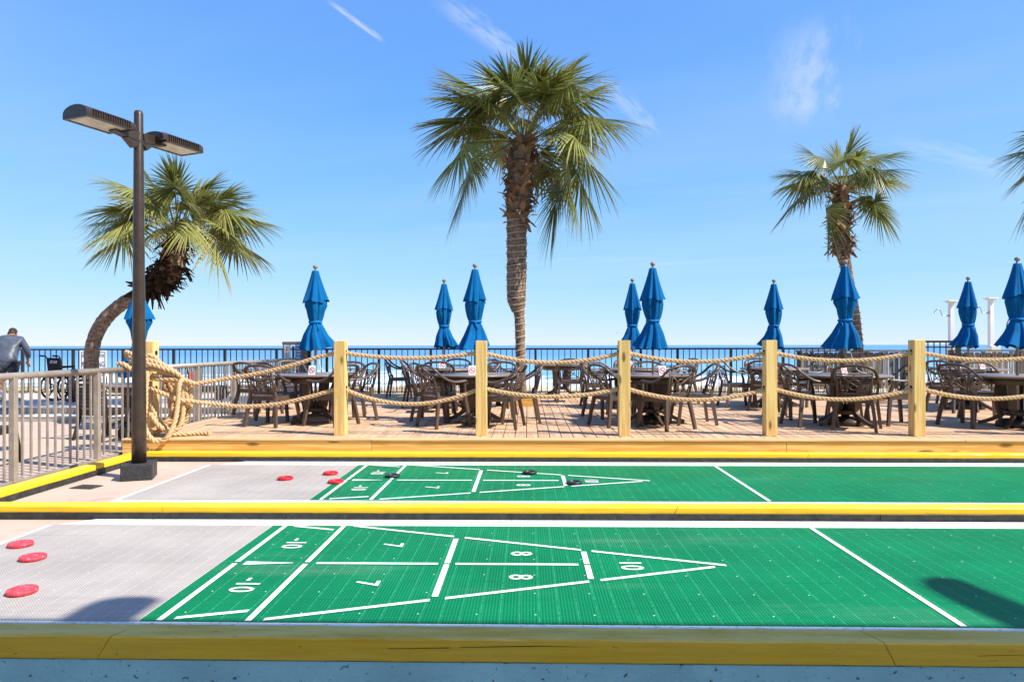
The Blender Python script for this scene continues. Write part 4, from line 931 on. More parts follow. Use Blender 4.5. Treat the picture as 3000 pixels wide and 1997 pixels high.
# ================================================================== PALMS
def frond_mesh(seed, Lp, Lb, nle, elev, droop, m):
    """costapalmate fan: petiole along +X rising at elev, fan of split drooping leaflets; colour data in 'blade' (t, nearness to rib, random)"""
    rn = random.Random(seed); b = MB(); col = []
    P = []; n = 8; dirv = Vector((math.cos(elev), 0, math.sin(elev))); p = Vector((0, 0, 0)); cur = elev
    for i in range(n + 1):
        P.append(p.copy()); p = p + Vector((math.cos(cur), 0, math.sin(cur))) * (Lp / n); cur -= droop * 0.16 * (i / n)
    b.tube(P, [0.022 - 0.011 * i / n for i in range(n + 1)], 5, flat=0.6); col += [(0.0, 0.9, 0.0)] * len(b.v)
    f = Vector((math.cos(cur), 0, math.sin(cur))); s = Vector((0, 1, 0)); nn = s.cross(f) * -1
    nn = Vector((-f.z, 0, f.x)); base = P[-1]; mb = MB(); tw = rn.uniform(-0.5, 0.5); fold = rn.uniform(0.15, 0.95); cur -= rn.uniform(0.25, 0.6) * (0.4 + droop); f = Vector((math.cos(cur), 0, math.sin(cur))); nn = Vector((-f.z, 0, f.x))
    s, nn = s * math.cos(tw) + nn * math.sin(tw), nn * math.cos(tw) - s * math.sin(tw)
    for k in range(nle):
        a = (k / (nle - 1) * 2 - 1) * R(128) + rn.gauss(0, 0.02); c_, s_ = math.cos(a), math.sin(a)
        L = Lb * (0.74 + 0.26 * math.cos(a * 0.7)) * rn.uniform(0.86, 1.06)
        cr = max(0, c_) ** 2; root = base + f * (0.30 * Lb * cr) - nn * (0.07 * Lb * cr * cr)
        d_ = (f * c_ + s * (s_ * (1 - 0.45 * fold)) + nn * (0.12 - fold * abs(s_) * 0.95)).normalized(); wdir = (s * c_ - f * s_).normalized()
        dr = droop * rn.uniform(0.25, 0.75) * L * (1.0 if rn.random() > 0.12 else 1.7); bend = rn.uniform(-0.06, 0.06) * L
        rv = rn.random(); seg = 6; vs = []; cs = []
        for j in range(seg + 1):
            t = j / seg
            q = root + d_ * (L * t) - Vector((0, 0, 1)) * (dr * t ** 2.4) + wdir * (bend * t * t)
            wd_ = Lb * 0.0215 * (0.35 + 2.2 * t if t < 0.33 else 1.08 * (1 - ((t - 0.33) / 0.67) ** 1.6)) + 0.0008
            hump = nn * (0.35 * wd_)
            vs += [q - wdir * wd_, q + hump, q + wdir * wd_]; cs += [(t, 0.2 + rv * 0.3, rv), (t, 0.75 + rv * 0.25, rv), (t, 0.2 + rv * 0.3, rv)]
        fs_ = []
        for j in range(seg): o = j * 3; fs_ += [(o, o + 1, o + 4, o + 3), (o + 1, o + 2, o + 5, o + 4)]
        b.add(vs, fs_); col += cs
    me = b.mesh('frond', m); at = me.attributes.new('blade', 'FLOAT_VECTOR', 'POINT'); at.data.foreach_set('vector', [v for c in col for v in c])
    return me
def palm(label, trunk, fronds, m, seed, boot_n, boot_len, boot_m, scale=1.0, wires=None, tiltv=(0, 0, 1), boot_rng=(0.7, 1.0), shag=0.5):
    """trunk: list of (x, y, z, r); fronds: (azimuth, elevation, petiole, blade, droop)"""
    rn = random.Random(seed); base = Vector(trunk[0][:3]); t = thing('palm_tree', label, 'palm tree', base, 0, 'cabbage palms')
    P = spline([Vector(p[:3]) - base for p in trunk], 10); rr = [q.x for q in spline([(p[3], 0, 0) for p in trunk], 10)]
    rr = [r * (1 + 0.035 * math.sin(i * 2.1) + rn.uniform(-0.03, 0.03)) for i, r in enumerate(rr)]
    MB().tube(P, rr, 20).build('trunk', 'palm_trunk', t)
    top = P[-1]; upv = (P[-1] - P[-6]).normalized(); q0 = Vector((0, 0, 1)).rotation_difference(upv.lerp(Vector((0, 0, 1)), 0.35).normalized())
    b = MB(); i0 = int(len(P) * boot_rng[0]); i1 = len(P) - 1
    for k in range(boot_n):
        fi = rn.uniform(i0, i1); i = min(int(fi), i1 - 1); p = P[i].lerp(P[i + 1], fi - i); r = rr[i]; tg = (P[i + 1] - P[i]).normalized()
        a = rn.uniform(0, 6.283); u = Vector((1, 0, 0)) - tg * tg.x; u.normalize(); w2 = tg.cross(u); out = u * math.cos(a) + w2 * math.sin(a); sd = tg.cross(out)
        L = boot_len * rn.uniform(0.5, 1.25); wd_ = rn.uniform(0.032, 0.062) * scale; th = 0.012
        lift = rn.uniform(0.25, 1.1) if rn.random() > shag else rn.uniform(-0.9, 0.2)
        d_ = (tg * lift + out * rn.uniform(0.5, 1.0)).normalized(); p0 = p + out * (r * 0.75) - tg * 0.05; p1 = p0 + d_ * (L * 0.55); p2 = p0 + d_ * L + Vector((0, 0, -1)) * (L * rn.uniform(0.0, 0.35)) + sd * rn.uniform(-.03, .03)
        vs = [p0 - sd * wd_ * 1.3, p0 + sd * wd_ * 1.3, p1 + sd * wd_, p1 - sd * wd_, p2 + sd * wd_ * 0.45, p2 - sd * wd_ * 0.35]; vs += [v - out * th for v in vs]
        b.add(vs, [(0, 1, 2, 3), (3, 2, 4, 5), (7, 6, 9, 8), (8, 9, 11, 10), (0, 3, 9, 6), (1, 7, 8, 2), (3, 5, 11, 9), (2, 8, 10, 4), (4, 10, 11, 5)])
    stuff(b.build('leaf_bases', boot_m, t))
    for k, (az, el, lp_, lb_, dr) in enumerate(fronds):
        me = frond_mesh(seed * 100 + k, lp_ * scale, lb_ * scale, 54, R(el), dr, m)
        o = link('frond', me, t); d0 = q0 @ Vector((0, 0, 1))
        o.location = top + Vector((math.cos(R(az)) * 0.05, math.sin(R(az)) * 0.05, rn.uniform(-0.15, 0.05) * scale))
        o.rotation_mode = 'QUATERNION'; o.rotation_quaternion = q0 @ Quaternion((0, 0, 1), R(az))
    return t, P, rr, base
def crown(seed, n, lp_, lb_, skip=None):
    rn = random.Random(seed); out = []
    for i in range(n):
        az = (i * 137.5 + rn.uniform(-14, 14)) % 360; u = i / (n - 1); el = 84 - 105 * u ** 0.9 + rn.uniform(-8, 8)
        if skip and skip(az, el): continue
        out.append((az, el, lp_ * rn.uniform(0.8, 1.15), lb_ * rn.uniform(0.88, 1.1), 0.45 + 0.75 * u + rn.uniform(-.1, .15)))
    return out
def fr(seed, rows, lp_, lb_, dr0=0.35):
    """explicit fronds: rows of (azimuth, elevation); droop grows as they hang lower"""
    rn = random.Random(seed); out = []
    for az, el in rows:
        u = max(0.0, min(1.0, (80 - el) / 120)); k_ = 0.80 if el > 60 else 1.0; out.append((az + rn.uniform(-6, 6), el + rn.uniform(-4, 4), k_ * lp_ * rn.uniform(0.85, 1.12), k_ ** 0.5 * lb_ * rn.uniform(0.92, 1.08), dr0 + 0.35 * u + rn.uniform(-.08, .10)))
    return out
# tall palm in the middle of the deck
C2 = [(265, 82), (100, 76), (20, 70), (335, 62), (5, 52), (60, 58), (40, 30), (352, 26), (330, 8), (8, 2), (28, -14), (345, -28), (12, -48), (165, 62), (192, 50), (205, 30), (172, 26), (188, 6), (212, -8), (165, -14), (196, -34), (280, 56), (250, 44), (90, 40), (115, 18), (70, 12), (135, 45), (300, 40), (222, 40), (318, 44), (150, 30), (48, -6), (178, 44), (20, 38), (240, 62), (345, 74), (170, 76)]
pt, P2, r2, b2 = palm('tall palm with a wired trunk in a planter box at mid deck', [(-0.12, 13.12, 0.2, 0.115), (-0.13, 13.1, 1.0, 0.098), (-0.15, 13.1, 1.9, 0.10), (-0.185, 13.1, 2.12, 0.145), (-0.21, 13.1, 2.35, 0.185), (-0.205, 13.1, 3.0, 0.19), (-0.20, 13.1, 3.8, 0.20), (-0.16, 13.1, 4.3, 0.24), (-0.12, 13.1, 4.9, 0.22), (-0.08, 13.1, 5.35, 0.13)],
     fr(11, C2, 0.98, 0.80, 0.22), 'frond', 11, 260, 0.30, 'leaf_base', 1.14, boot_rng=(0.67, 0.97), shag=0.25)
C1 = [(270, 85), (80, 78), (10, 76), (200, 74), (330, 64), (150, 64), (30, 56), (180, 54), (350, 42), (215, 46), (15, 32), (172, 34), (190, 16), (345, 16), (225, 18), (2, 2), (185, 2), (330, 0), (280, 60), (250, 40), (295, 34), (270, 14), (240, 4), (300, 6), (90, 60), (110, 35), (60, 36), (40, 10), (140, 10), (205, 28), (355, 58)]
pl1, *_ = palm('leaning palm on the left patio behind the lamp post', [(-8.10, 12.5, 0.0, 0.155), (-8.10, 12.5, 0.6, 0.135), (-8.08, 12.5, 1.35, 0.125), (-7.90, 12.5, 1.80, 0.125), (-7.57, 12.5, 2.13, 0.12), (-7.12, 12.5, 2.39, 0.125), (-6.80, 12.5, 2.58, 0.17), (-6.58, 12.5, 2.90, 0.23), (-6.47, 12.5, 3.52, 0.14)],
     fr(21, C1, 0.82, 0.68, 0.22), 'frond_yellow', 21, 300, 0.27, 'leaf_base_dark', 1.06, boot_rng=(0.64, 0.96), shag=0.6)
C3 = [(270, 84), (85, 80), (15, 62), (190, 60), (350, 46), (165, 44), (5, 28), (185, 24), (200, 2), (340, 34), (8, -4), (350, -18), (175, -2), (100, 40), (60, 30), (265, 50), (205, -48), (130, 30)]
pr3, P3, r3, b3 = palm('slender wired palm behind the right-hand tables', [(7.03, 14.6, 0.2, 0.12), (7.0, 14.6, 1.1, 0.105), (6.94, 14.6, 1.9, 0.095), (6.83, 14.6, 2.65, 0.09), (6.70, 14.6, 3.2, 0.125), (6.64, 14.6, 3.6, 0.17), (6.64, 14.6, 4.2, 0.17), (6.65, 14.6, 4.75, 0.09)],
     fr(34, C3, 0.72, 0.72, 0.22), 'frond', 34, 220, 0.27, 'leaf_base', 0.98, boot_rng=(0.60, 0.97), shag=0.4)
C4 = [(270, 80), (180, 62), (195, 40), (170, 30), (185, 12), (205, 2), (175, -10), (20, 50), (0, 20), (340, 0), (90, 40), (270, 30), (190, -32), (30, -20)]
pr4, *_ = palm('palm at the right edge showing only its frond tips', [(11.25, 13.5, 0.2, 0.13), (11.2, 13.5, 2.5, 0.12), (11.05, 13.5, 4.2, 0.17), (11.0, 13.5, 5.0, 0.10)],
     fr(47, C4, 0.90, 0.84, 0.25), 'frond', 47, 120, 0.27, 'leaf_base', 1.05, boot_rng=(0.7, 0.98), shag=0.3)
# strings of small bulbs wound round two trunks
def light_string(label, P, rr, base, z0, z1, turns, seed):
    rn = random.Random(seed); b = MB(); path = []; bul = MB(); t = thing('light_string', label, 'light string', base)
    n = turns * 20
    for i in range(n + 1):
        z = z0 + (z1 - z0) * i / n; k = max(j for j in range(len(P)) if P[j].z <= z); k = min(k, len(P) - 2); f = (z - P[k].z) / max(1e-4, P[k + 1].z - P[k].z)
        c = P[k].lerp(P[k + 1], f); r = rr[k] * (1 - f) + rr[k + 1] * f + 0.012; a = 2 * math.pi * i / 20
        p = Vector((c.x + r * math.cos(a), c.y + r * math.sin(a), z + 0.02 * math.sin(a + 0.3 * math.sin(i * 0.05)))); path.append(p)
        if i % 2 == 0:
            bul.tube([p, p + Vector((math.cos(a) * 0.012, math.sin(a) * 0.012, rn.uniform(-.004, .012)))], 0.006, 4)
    b.tube(path, 0.0045, 4); b.build('wire', 'wire_white', t); stuff(bul.build('bulb', 'bulb', t))
light_string('white bulb string wound round the tall palm trunk', P2, r2, b2, 0.9, 3.75, 23, 1)
light_string('white bulb string wound round the slender right palm trunk', P3, r3, b3, 0.5, 3.25, 24, 2)
def planter(x, y, w_, label):
    t = thing('planter_box', label, 'planter', (x, y, DZ), 0, 'timber planter boxes round the palms')
    for s in (-1, 1):
        MB().box((0, s * (w_ / 2 - 0.02), 0.07), (w_, 0.038, 0.14), ch=0.003).build('side_board', 'planter_wood', t)
        MB().box((s * (w_ / 2 - 0.02), 0, 0.07), (0.038, w_ - 0.08, 0.14), ch=0.003).build('side_board', 'planter_wood', t)
    MB().box((0, 0, 0.05), (w_ - 0.08, w_ - 0.08, 0.09)).build('soil', 'leaf_base_dark', t)
planter(-0.13, 13.16, 0.68, 'low pine box round the foot of the tall palm')
planter(7.03, 14.6, 0.68, 'low pine box round the foot of the right palm')

# ================================================================== RIGHT: BOARDWALK FENCE AND SHOWERS
bf = thing('boardwalk_fence', 'weathered grey picket fence of the boardwalk at right', 'fence', (0, 16.95, 0))
rn = random.Random(9)
MB().box((8.1, 0, 1.245), (2.95, 0.14, 0.038)).build('cap_rail', 'weathered_rail', bf); MB().box((11.3, 0, 1.245), (1.9, 0.14, 0.038)).build('cap_rail', 'weathered_rail', bf)
MB().box((8.1, 0.03, 1.12), (2.9, 0.04, 0.09)).build('stringer', 'weathered_rail', bf); MB().box((11.3, 0.03, 1.12), (1.9, 0.04, 0.09)).build('stringer', 'weathered_rail', bf)
MB().box((9.4, 0.03, 0.42), (5.7, 0.04, 0.09)).build('stringer', 'weathered_rail', bf)
pk = [MB().box((0, 0, 0), (w_, 0.02, 0.90)).mesh('picket', 'weathered_wood') for w_ in (0.10, 0.112, 0.092)]
x = 6.75
while x < 12.2:
    if not 9.45 < x < 10.35: link('picket', rn.choice(pk), bf, (x, -0.012 + rn.uniform(-.004, .004), 0.76 + rn.uniform(-.02, .015)))
    x += rn.choice((0.105, 0.115, 0.125)) if x < 9.4 else 0.135
for x in (6.72, 8.05, 9.42, 10.42, 12.1): MB().box((x, 0.09, 0.65), (0.10, 0.10, 1.18)).build('post', 'weathered_wood', bf)
gt = thing('black_gate', 'raised black barred gate in the grey boardwalk fence', 'gate', (0, 16.78, 0))
MB().box((9.92, 0, 1.465), (1.12, 0.12, 0.05)).build('top_rail', 'black_metal', gt); MB().box((9.92, 0, 1.33), (1.0, 0.03, 0.03)).build('middle_rail', 'black_metal', gt); MB().box((9.92, 0, 0.42), (1.0, 0.03, 0.03)).build('bottom_rail', 'black_metal', gt)
for x in (9.42, 10.43): MB().box((x, 0, 0.85), (0.09, 0.09, 1.2)).build('post', 'black_metal', gt)
bm2 = MB().box((0, 0, 0.93), (0.02, 0.02, 1.06)).mesh('bar', 'black_metal')
for i in range(1, 7): link('bar', bm2, gt, (9.42 + i * 1.01 / 7, 0, 0))
dp = thing('dark_post', 'dark square post ending the grey boardwalk fence', 'post', (12.22, 16.9, 0.0)); MB().box((0, 0, 0.65), (0.07, 0.07, 1.3), ch=0.004).build('shaft', 'black_metal', dp); MB().box((0, 0, 1.31), (0.10, 0.10, 0.025), ch=0.004).build('cap', 'black_metal', dp)
for x, zt, lb in ((10.70, 2.50, 'white outdoor shower post, left of the pair'), (11.69, 2.57, 'white outdoor shower post, right of the pair')):
    t = thing('outdoor_shower', lb, 'shower', (x, 17.5, -0.4), 0, 'white outdoor showers')
    h = zt + 0.4
    MB().box((0, 0, h / 2 - 0.03), (0.10, 0.10, h - 0.06), ch=0.006).build('post', 'white_plastic', t)
    MB().box((0.06, 0, 0.88), (0.24, 0.20, 1.76), ch=0.01).build('base_casing', 'white_plastic', t)
    q = MB(); q.box((0, 0, h - 0.045), (0.17, 0.17, 0.03), ch=0.006); q.box((0, 0, h - 0.015), (0.24, 0.24, 0.03), ch=0.006); q.build('cap', 'white_plastic', t)
    za = h - 0.38
    q = MB(); q.tube(spline([(-0.05, 0, za), (-0.14, 0, za - 0.01), (-0.22, 0, za + 0.01), (-0.25, 0, za + 0.10), (-0.29, 0, za + 0.16), (-0.35, 0, za + 0.16), (-0.40, 0, za + 0.10)], 6), 0.011, 8); arm = q.build('shower_arm', 'chrome', t)
    q = MB(); q.lathe([(0.010, 0.02), (0.018, 0.0), (0.030, -0.018), (0.0, -0.018)], 12, (-0.405, 0, za + 0.085), capb=False, capt=False); q.build('shower_head', 'chrome', arm)
    MB().tube([(-0.05, 0, za), (-0.085, 0, za)], 0.028, 10).build('valve', 'chrome', t)

# ================================================================== LEFT: BEACH GATE, SIGNS, PATIO
bg_ = thing('beach_gate', 'weathered timber beach gate with signs behind the deck railing', 'gate', (0, 15.25, 0.25))
for x in (-5.42, -5.0): MB().box((x, 0, 0.58), (0.13, 0.13, 1.16), ch=0.006).build('post', 'weathered_wood', bg_)
MB().tube([(-5.50, -0.03, 1.19), (-4.88, -0.03, 1.20)], 0.040, 12).build('top_pipe', 'railing_metal', bg_)
for x in (-5.28, -5.20, -5.12): MB().box((x, 0.03, 0.58), (0.05, 0.02, 1.1)).build('picket', 'weathered_wood', bg_)
MB().box((-4.90, 0.02, 0.55), (0.045, 0.06, 1.15)).build('latch_post', 'black_metal', bg_)
sg = thing('white_sign', 'small white sign with a red figure on the beach gate', 'sign', (-5.385, 15.165, 1.24))
MB().box((0, 0, 0), (0.135, 0.008, 0.33), ch=0.002).build('plate', 'sign_white', sg)
q = MB(); q.box((0, -0.006, 0.085), (0.022, 0.002, 0.05)); q.box((0, -0.006, 0.122), (0.018, 0.002, 0.018)); q.box((0.018, -0.006, 0.06), (0.03, 0.002, 0.012)); q.build('red_figure', 'sign_red', sg)
q = MB(); ring_mesh(q, 0.045, 0.052, -0.0055, (0, 0.088)); q.build('red_ring', 'sign_red', sg)
q = MB()
for i, w_ in enumerate((0.06, 0.09, 0.08, 0.10, 0.09, 0.07)): q.box((0, -0.006, -0.01 - i * 0.024), (w_, 0.002, 0.009))
q.build('print', 'sign_print', sg)
sg = thing('blue_sign', 'narrow blue rules sign with white lines on the beach gate', 'sign', (-5.12, 15.16, 1.19))
MB().box((0, 0, 0), (0.15, 0.008, 0.52), ch=0.002).build('plate', 'sign_blue', sg)
q = MB(); rn = random.Random(8)
for i in range(7):
    q.box((rn.uniform(-.01, .01), -0.006, 0.22 - i * 0.07), (rn.uniform(0.08, 0.12), 0.002, 0.012)); q.box((rn.uniform(-.01, .01), -0.006, 0.195 - i * 0.07), (rn.uniform(0.05, 0.11), 0.002, 0.010))
q.build('print', 'sign_white', sg)

sg = thing('pool_sign', 'white shallow water no diving sign on the black railing', 'sign', (-10.42, 16.155, 0.965))
MB().box((0, 0, 0), (0.66, 0.006, 0.63), ch=0.002).build('plate', 'sign_white', sg)
q = MB()
for x_, z_, w_, h_ in ((0, 0.275, 0.58, 0.012), (0, -0.275, 0.58, 0.012), (-0.285, 0, 0.012, 0.55), (0.285, 0, 0.012, 0.55)): q.box((x_, -0.005, z_), (w_, 0.002, h_))
q.build('border', 'sign_navy', sg)
for txt, z_, sz, sx_ in (('SHALLOW WATER', 0.185, 0.105, 0.62), ('NO DIVING', -0.02, 0.17, 0.62)):
    o = link('lettering', text_mesh(txt, sz, m='sign_navy', sx=sx_), sg, (0, -0.0065, z_)); o.rotation_euler = (R(90), 0, 0)

# wheelchair seen from behind
wc = thing('wheelchair', 'empty black folding wheelchair on the upper terrace', 'wheelchair', (-9.56, 13.86, 0.25), R(-24))
for s in (-1, 1):
    wh = link('wheel', None, wc, (s * 0.285, 0, 0.30))
    MB().tube([(0, 0.288 * math.cos(a * math.pi / 18), 0.288 * math.sin(a * math.pi / 18)) for a in range(36)], 0.017, 8, closed=True, up=(1, 0, 0)).build('tyre', 'tyre', wh)
    MB().tube([(s * 0.035, 0.255 * math.cos(a * math.pi / 18), 0.255 * math.sin(a * math.pi / 18)) for a in range(36)], 0.009, 6, closed=True, up=(1, 0, 0)).build('hand_rim', 'black_metal', wh)
    q = MB(); q.tube([(-0.03, 0, 0), (0.03, 0, 0)], 0.030, 12)
    for k in range(8): a = k * math.pi / 4 + 0.2; q.bar((0, 0.02 * math.cos(a), 0.02 * math.sin(a)), (0, 0.28 * math.cos(a), 0.28 * math.sin(a)), 0.016, 0.026, up=(1, 0, 0))
    q.build('spokes', 'black_metal', wh)
    q = MB(); q.tube([(s * 0.22, -0.12, 0.20), (s * 0.22, -0.16, 0.50), (s * 0.22, -0.20, 0.88), (s * 0.22, -0.22, 0.93), (s * 0.22, -0.33, 0.945)], 0.012, 8); q.tube([(s * 0.22, -0.16, 0.48), (s * 0.22, 0.26, 0.50), (s * 0.22, 0.34, 0.20)], 0.012, 8)
    q.tube([(s * 0.22, -0.18, 0.70), (s * 0.23, 0.02, 0.71), (s * 0.23, 0.10, 0.66), (s * 0.22, 0.12, 0.50)], 0.012, 8); q.tube([(s * 0.22, -0.12, 0.20), (s * 0.22, 0.30, 0.22)], 0.012, 8); q.build('side_frame', 'black_metal', wc)
    MB().tube([(s * 0.22, -0.25, 0.935), (s * 0.22, -0.35, 0.945)], 0.018, 8).build('push_handle', 'tyre', wc)
    MB().box((s * 0.235, -0.04, 0.725), (0.05, 0.24, 0.03), ch=0.008).build('arm_pad', 'black_fabric', wc)
    ca = link('caster', None, wc, (s * 0.20, 0.30, 0.085)); MB().tube([(-0.014, 0, 0), (0.014, 0, 0)], 0.085, 18).build('caster_tyre', 'tyre', ca); MB().bar((0, 0, 0), (0, -0.02, 0.16), 0.02, 0.03, up=(1, 0, 0)).build('fork', 'black_metal', ca)
MB().box((0, 0.05, 0.49), (0.42, 0.42, 0.03), ch=0.008).build('seat', 'black_fabric', wc)
q = MB(); q.add([(-0.215, -0.165, 0.50), (0.215, -0.165, 0.50), (0.215, -0.205, 0.90), (-0.215, -0.205, 0.90), (-0.215, -0.145, 0.50), (0.215, -0.145, 0.50), (0.215, -0.185, 0.90), (-0.215, -0.185, 0.90)],
              [(3, 2, 1, 0), (4, 5, 6, 7), (0, 1, 5, 4), (2, 3, 7, 6), (1, 2, 6, 5), (3, 0, 4, 7)]); br = q.build('backrest', 'black_fabric', wc)
o = link('lettering', text_mesh('drive', 0.12, m='sign_white'), br, (0, -0.203, 0.82)); o.rotation_euler = (R(84.3), 0, 0)

# a person bending forward, seen from behind
def skin_mesh(name, pts, edges, m, sub=2):
    me = bpy.data.meshes.new(name); me.from_pydata([p[:3] for p in pts], edges, []); o = bpy.data.objects.new(name, me); COL.objects.link(o)
    md = o.modifiers.new('skin', 'SKIN'); md.use_smooth_shade = True
    for i, p in enumerate(pts):
        sv = me.skin_vertices[0].data[i]; sv.radius = p[3:5] if len(p) > 4 else (p[3], p[3]); sv.use_root = (i == 0)
    ss = o.modifiers.new('sub', 'SUBSURF'); ss.levels = sub; ss.render_levels = sub
    bpy.context.view_layer.update(); dg = bpy.context.evaluated_depsgraph_get(); out = bpy.data.meshes.new_from_object(o.evaluated_get(dg)); bpy.data.objects.remove(o)
    out.materials.clear(); out.materials.append(MATS[m]); out.polygons.foreach_set('use_smooth', [True] * len(out.polygons)); return out
pe = thing('person', 'person in dark jacket and shorts bending forward at left edge', 'person', (-10.66, 13.75, 0.25), R(14))
body = [(0, 0, 0.82, .12, .10), (-0.01, 0.08, 1.02, .125, .09), (-0.02, 0.20, 1.22, .14, .09), (-0.03, 0.29, 1.32, .07), (-0.07, 0.38, 1.36, .05),
        (-0.17, 0.20, 1.27, .055), (-0.27, 0.26, 1.03, .042), (-0.24, 0.42, 0.86, .034), (-0.22, 0.48, 0.82, .03), (0.15, 0.22, 1.26, .055), (0.24, 0.30, 1.02, .042), (0.18, 0.46, 0.86, .034), (0.16, 0.52, 0.82, .03),
        (-0.105, 0, 0.74, .085), (-0.13, 0.05, 0.46, .058), (-0.135, 0.0, 0.28, .055), (-0.14, 0, 0.09, .038), (0.105, 0, 0.74, .085), (0.12, 0.06, 0.46, .058), (0.125, 0.0, 0.28, .055), (0.13, 0, 0.09, .038)]
ed = [(0, 1), (1, 2), (2, 3), (3, 4), (2, 5), (5, 6), (6, 7), (7, 8), (2, 9), (9, 10), (10, 11), (11, 12), (0, 13), (13, 14), (14, 15), (15, 16), (0, 17), (17, 18), (18, 19), (19, 20)]
link('body', skin_mesh('body', body, ed, 'skin'), pe)
hd = MB(); hd.lathe([(0.0, -0.12), (0.045, -0.11), (0.065, -0.07), (0.078, 0.0), (0.076, 0.05), (0.055, 0.095), (0.0, 0.115)], 20, capb=False, capt=False)
for i, v in enumerate(hd.v): y_ = v[1] * 1.2; hd.v[i] = (v[0] * 0.95, y_, v[2])
hd.tube([(0, 0.088, 0.02), (0, 0.112, -0.02), (0, 0.09, -0.03)], [0.008, 0.013, 0.008], 6)
for s in (-1, 1): hd.tube([(s * 0.074, -0.005, 0.02), (s * 0.086, -0.015, 0.0), (s * 0.076, -0.005, -0.03)], [0.008, 0.014, 0.008], 6)
h_ = hd.build('head', 'skin', pe, (-0.10, 0.46, 1.40)); h_.rotation_euler = (R(-38), 0, R(6))
q = MB(); q.lathe([(0.080, 0.0), (0.083, 0.03), (0.078, 0.07), (0.055, 0.105), (0.0, 0.122)], 20, capb=False, capt=False)
for i, v in enumerate(q.v): q.v[i] = (v[0] * 0.97, v[1] * 1.2 - 0.010, v[2] - (0.05 if v[1] < -0.02 else 0) * (1 if v[2] < 0.04 else 0))
q.build('hair', 'hair', h_)
jk = [(0, -0.015, 0.74, .19, .165), (0, 0.0, 0.86, .195, .16), (-0.01, 0.06, 1.00, .19, .14), (-0.02, 0.17, 1.20, .185, .125), (-0.03, 0.26, 1.345, .085), (-0.19, 0.19, 1.275, .085), (-0.285, 0.25, 1.04, .070), (-0.255, 0.40, 0.88, .052), (0.17, 0.21, 1.265, .085), (0.25, 0.29, 1.03, .070), (0.20, 0.44, 0.88, .052), (-0.02, 0.20, 1.36, .10, .055)]
link('jacket', skin_mesh('jacket', jk, [(0, 1), (1, 2), (2, 3), (3, 4), (3, 5), (5, 6), (6, 7), (3, 8), (8, 9), (9, 10), (3, 11)], 'jacket'), pe)
sh = [(0, 0, 0.84, .165, .145), (-0.105, -0.01, 0.74, .115, .125), (-0.125, 0.02, 0.52, .105, .11), (0.105, -0.01, 0.74, .115, .125), (0.118, 0.03, 0.52, .105, .11)]
link('shorts', skin_mesh('shorts', sh, [(0, 1), (1, 2), (0, 3), (3, 4)], 'shorts'), pe)
for s in (-1, 1):
    MB().tube([(s * 0.133, 0.0, 0.06), (s * 0.133, 0.0, 0.24)], [0.048, 0.056], 14).build('sock', 'sock', pe)
    q = MB(); q.tube(spline([(s * 0.133, -0.07, 0.05), (s * 0.133, 0.0, 0.06), (s * 0.137, 0.10, 0.045), (s * 0.14, 0.19, 0.035)], 4), [0.035, .042, .046, .05, .052, .052, .05, .05, .048, .046, .044, .042, .03][:13], 12, flat=0.8); q.build('shoe', 'shoe', pe)
    hb = (-0.22, 0.47, 0.83) if s < 0 else (0.16, 0.51, 0.83)
    q = MB(); q.box((hb[0], hb[1] + 0.03, hb[2] - 0.03), (0.07, 0.03, 0.085), ch=0.01)
    for k in range(4): fx = hb[0] - 0.026 + k * 0.0175; q.tube([(fx, hb[1] + 0.035, hb[2] - 0.065), (fx, hb[1] + 0.045, hb[2] - 0.105), (fx, hb[1] + 0.065, hb[2] - 0.135 + 0.006 * abs(k - 1.5))], 0.0085, 6)
    q.tube([(hb[0] - s * 0.035, hb[1] + 0.035, hb[2] - 0.02), (hb[0] - s * 0.058, hb[1] + 0.055, hb[2] - 0.05), (hb[0] - s * 0.055, hb[1] + 0.075, hb[2] - 0.075)], 0.010, 6)
    q.build('hand', 'skin', pe)

# slat-back patio chairs
def slat_chair(x, y, head, label, m='dark_resin'):
    t = thing('slat_chair', label, 'chair', (x, y, 0.03), R(head - 90), 'dark slat-backed chairs on the patio')
    MB().box((0, 0.0, 0.42), (0.50, 0.48, 0.03), ch=0.008).build('seat', m, t); q = MB()
    for a, c in (((-.24, -.23), (.24, -.23)), ((.24, -.23), (.26, .23)), ((.26, .23), (-.26, .23)), ((-.26, .23), (-.24, -.23))): q.bar((*a, 0.385), (*c, 0.385), 0.02, 0.06)
    q.build('apron', m, t)
    fr_ = [(0.235, -0.22, 0.40), (0.255, -0.245, 0.55), (0.265, -0.275, 0.70), (0.245, -0.305, 0.81), (0.17, -0.325, 0.86), (0, -0.332, 0.875)]
    q = MB(); q.tube(spline(fr_ + [(-a, b_, c) for a, b_, c in fr_[-2::-1]], 4), 0.022, 8); q.build('back_frame', m, t)
    for k in range(7):
        z = 0.49 + k * 0.052; yb = -0.222 - (z - 0.40) * 0.235; hw = 0.245 if z < 0.75 else 0.215; MB().box((0, yb, z), (2 * hw, 0.012, 0.044), ch=0.003).build('back_slat', m, t)
    for s in (-1, 1):
        q = MB(); q.tube([(s * 0.275, -0.31, 0.0), (s * 0.25, -0.265, 0.2), (s * 0.235, -0.22, 0.42)], [0.024, 0.027, 0.028], 4, smooth=False); q.build('rear_leg', m, t)
        q = MB(); q.tube([(s * 0.285, 0.275, 0.0), (s * 0.265, 0.24, 0.22), (s * 0.25, 0.21, 0.42), (s * 0.265, 0.19, 0.62)], [0.023, 0.026, 0.026, 0.018], 4, smooth=False); q.build('front_leg', m, t)
        q = MB(); q.tube(spline([(s * 0.26, -0.26, 0.66), (s * 0.272, -0.08, 0.645), (s * 0.272, 0.10, 0.64), (s * 0.268, 0.23, 0.625)], 4), 0.022, 6, flat=0.6); q.build('arm', m, t)
    return t
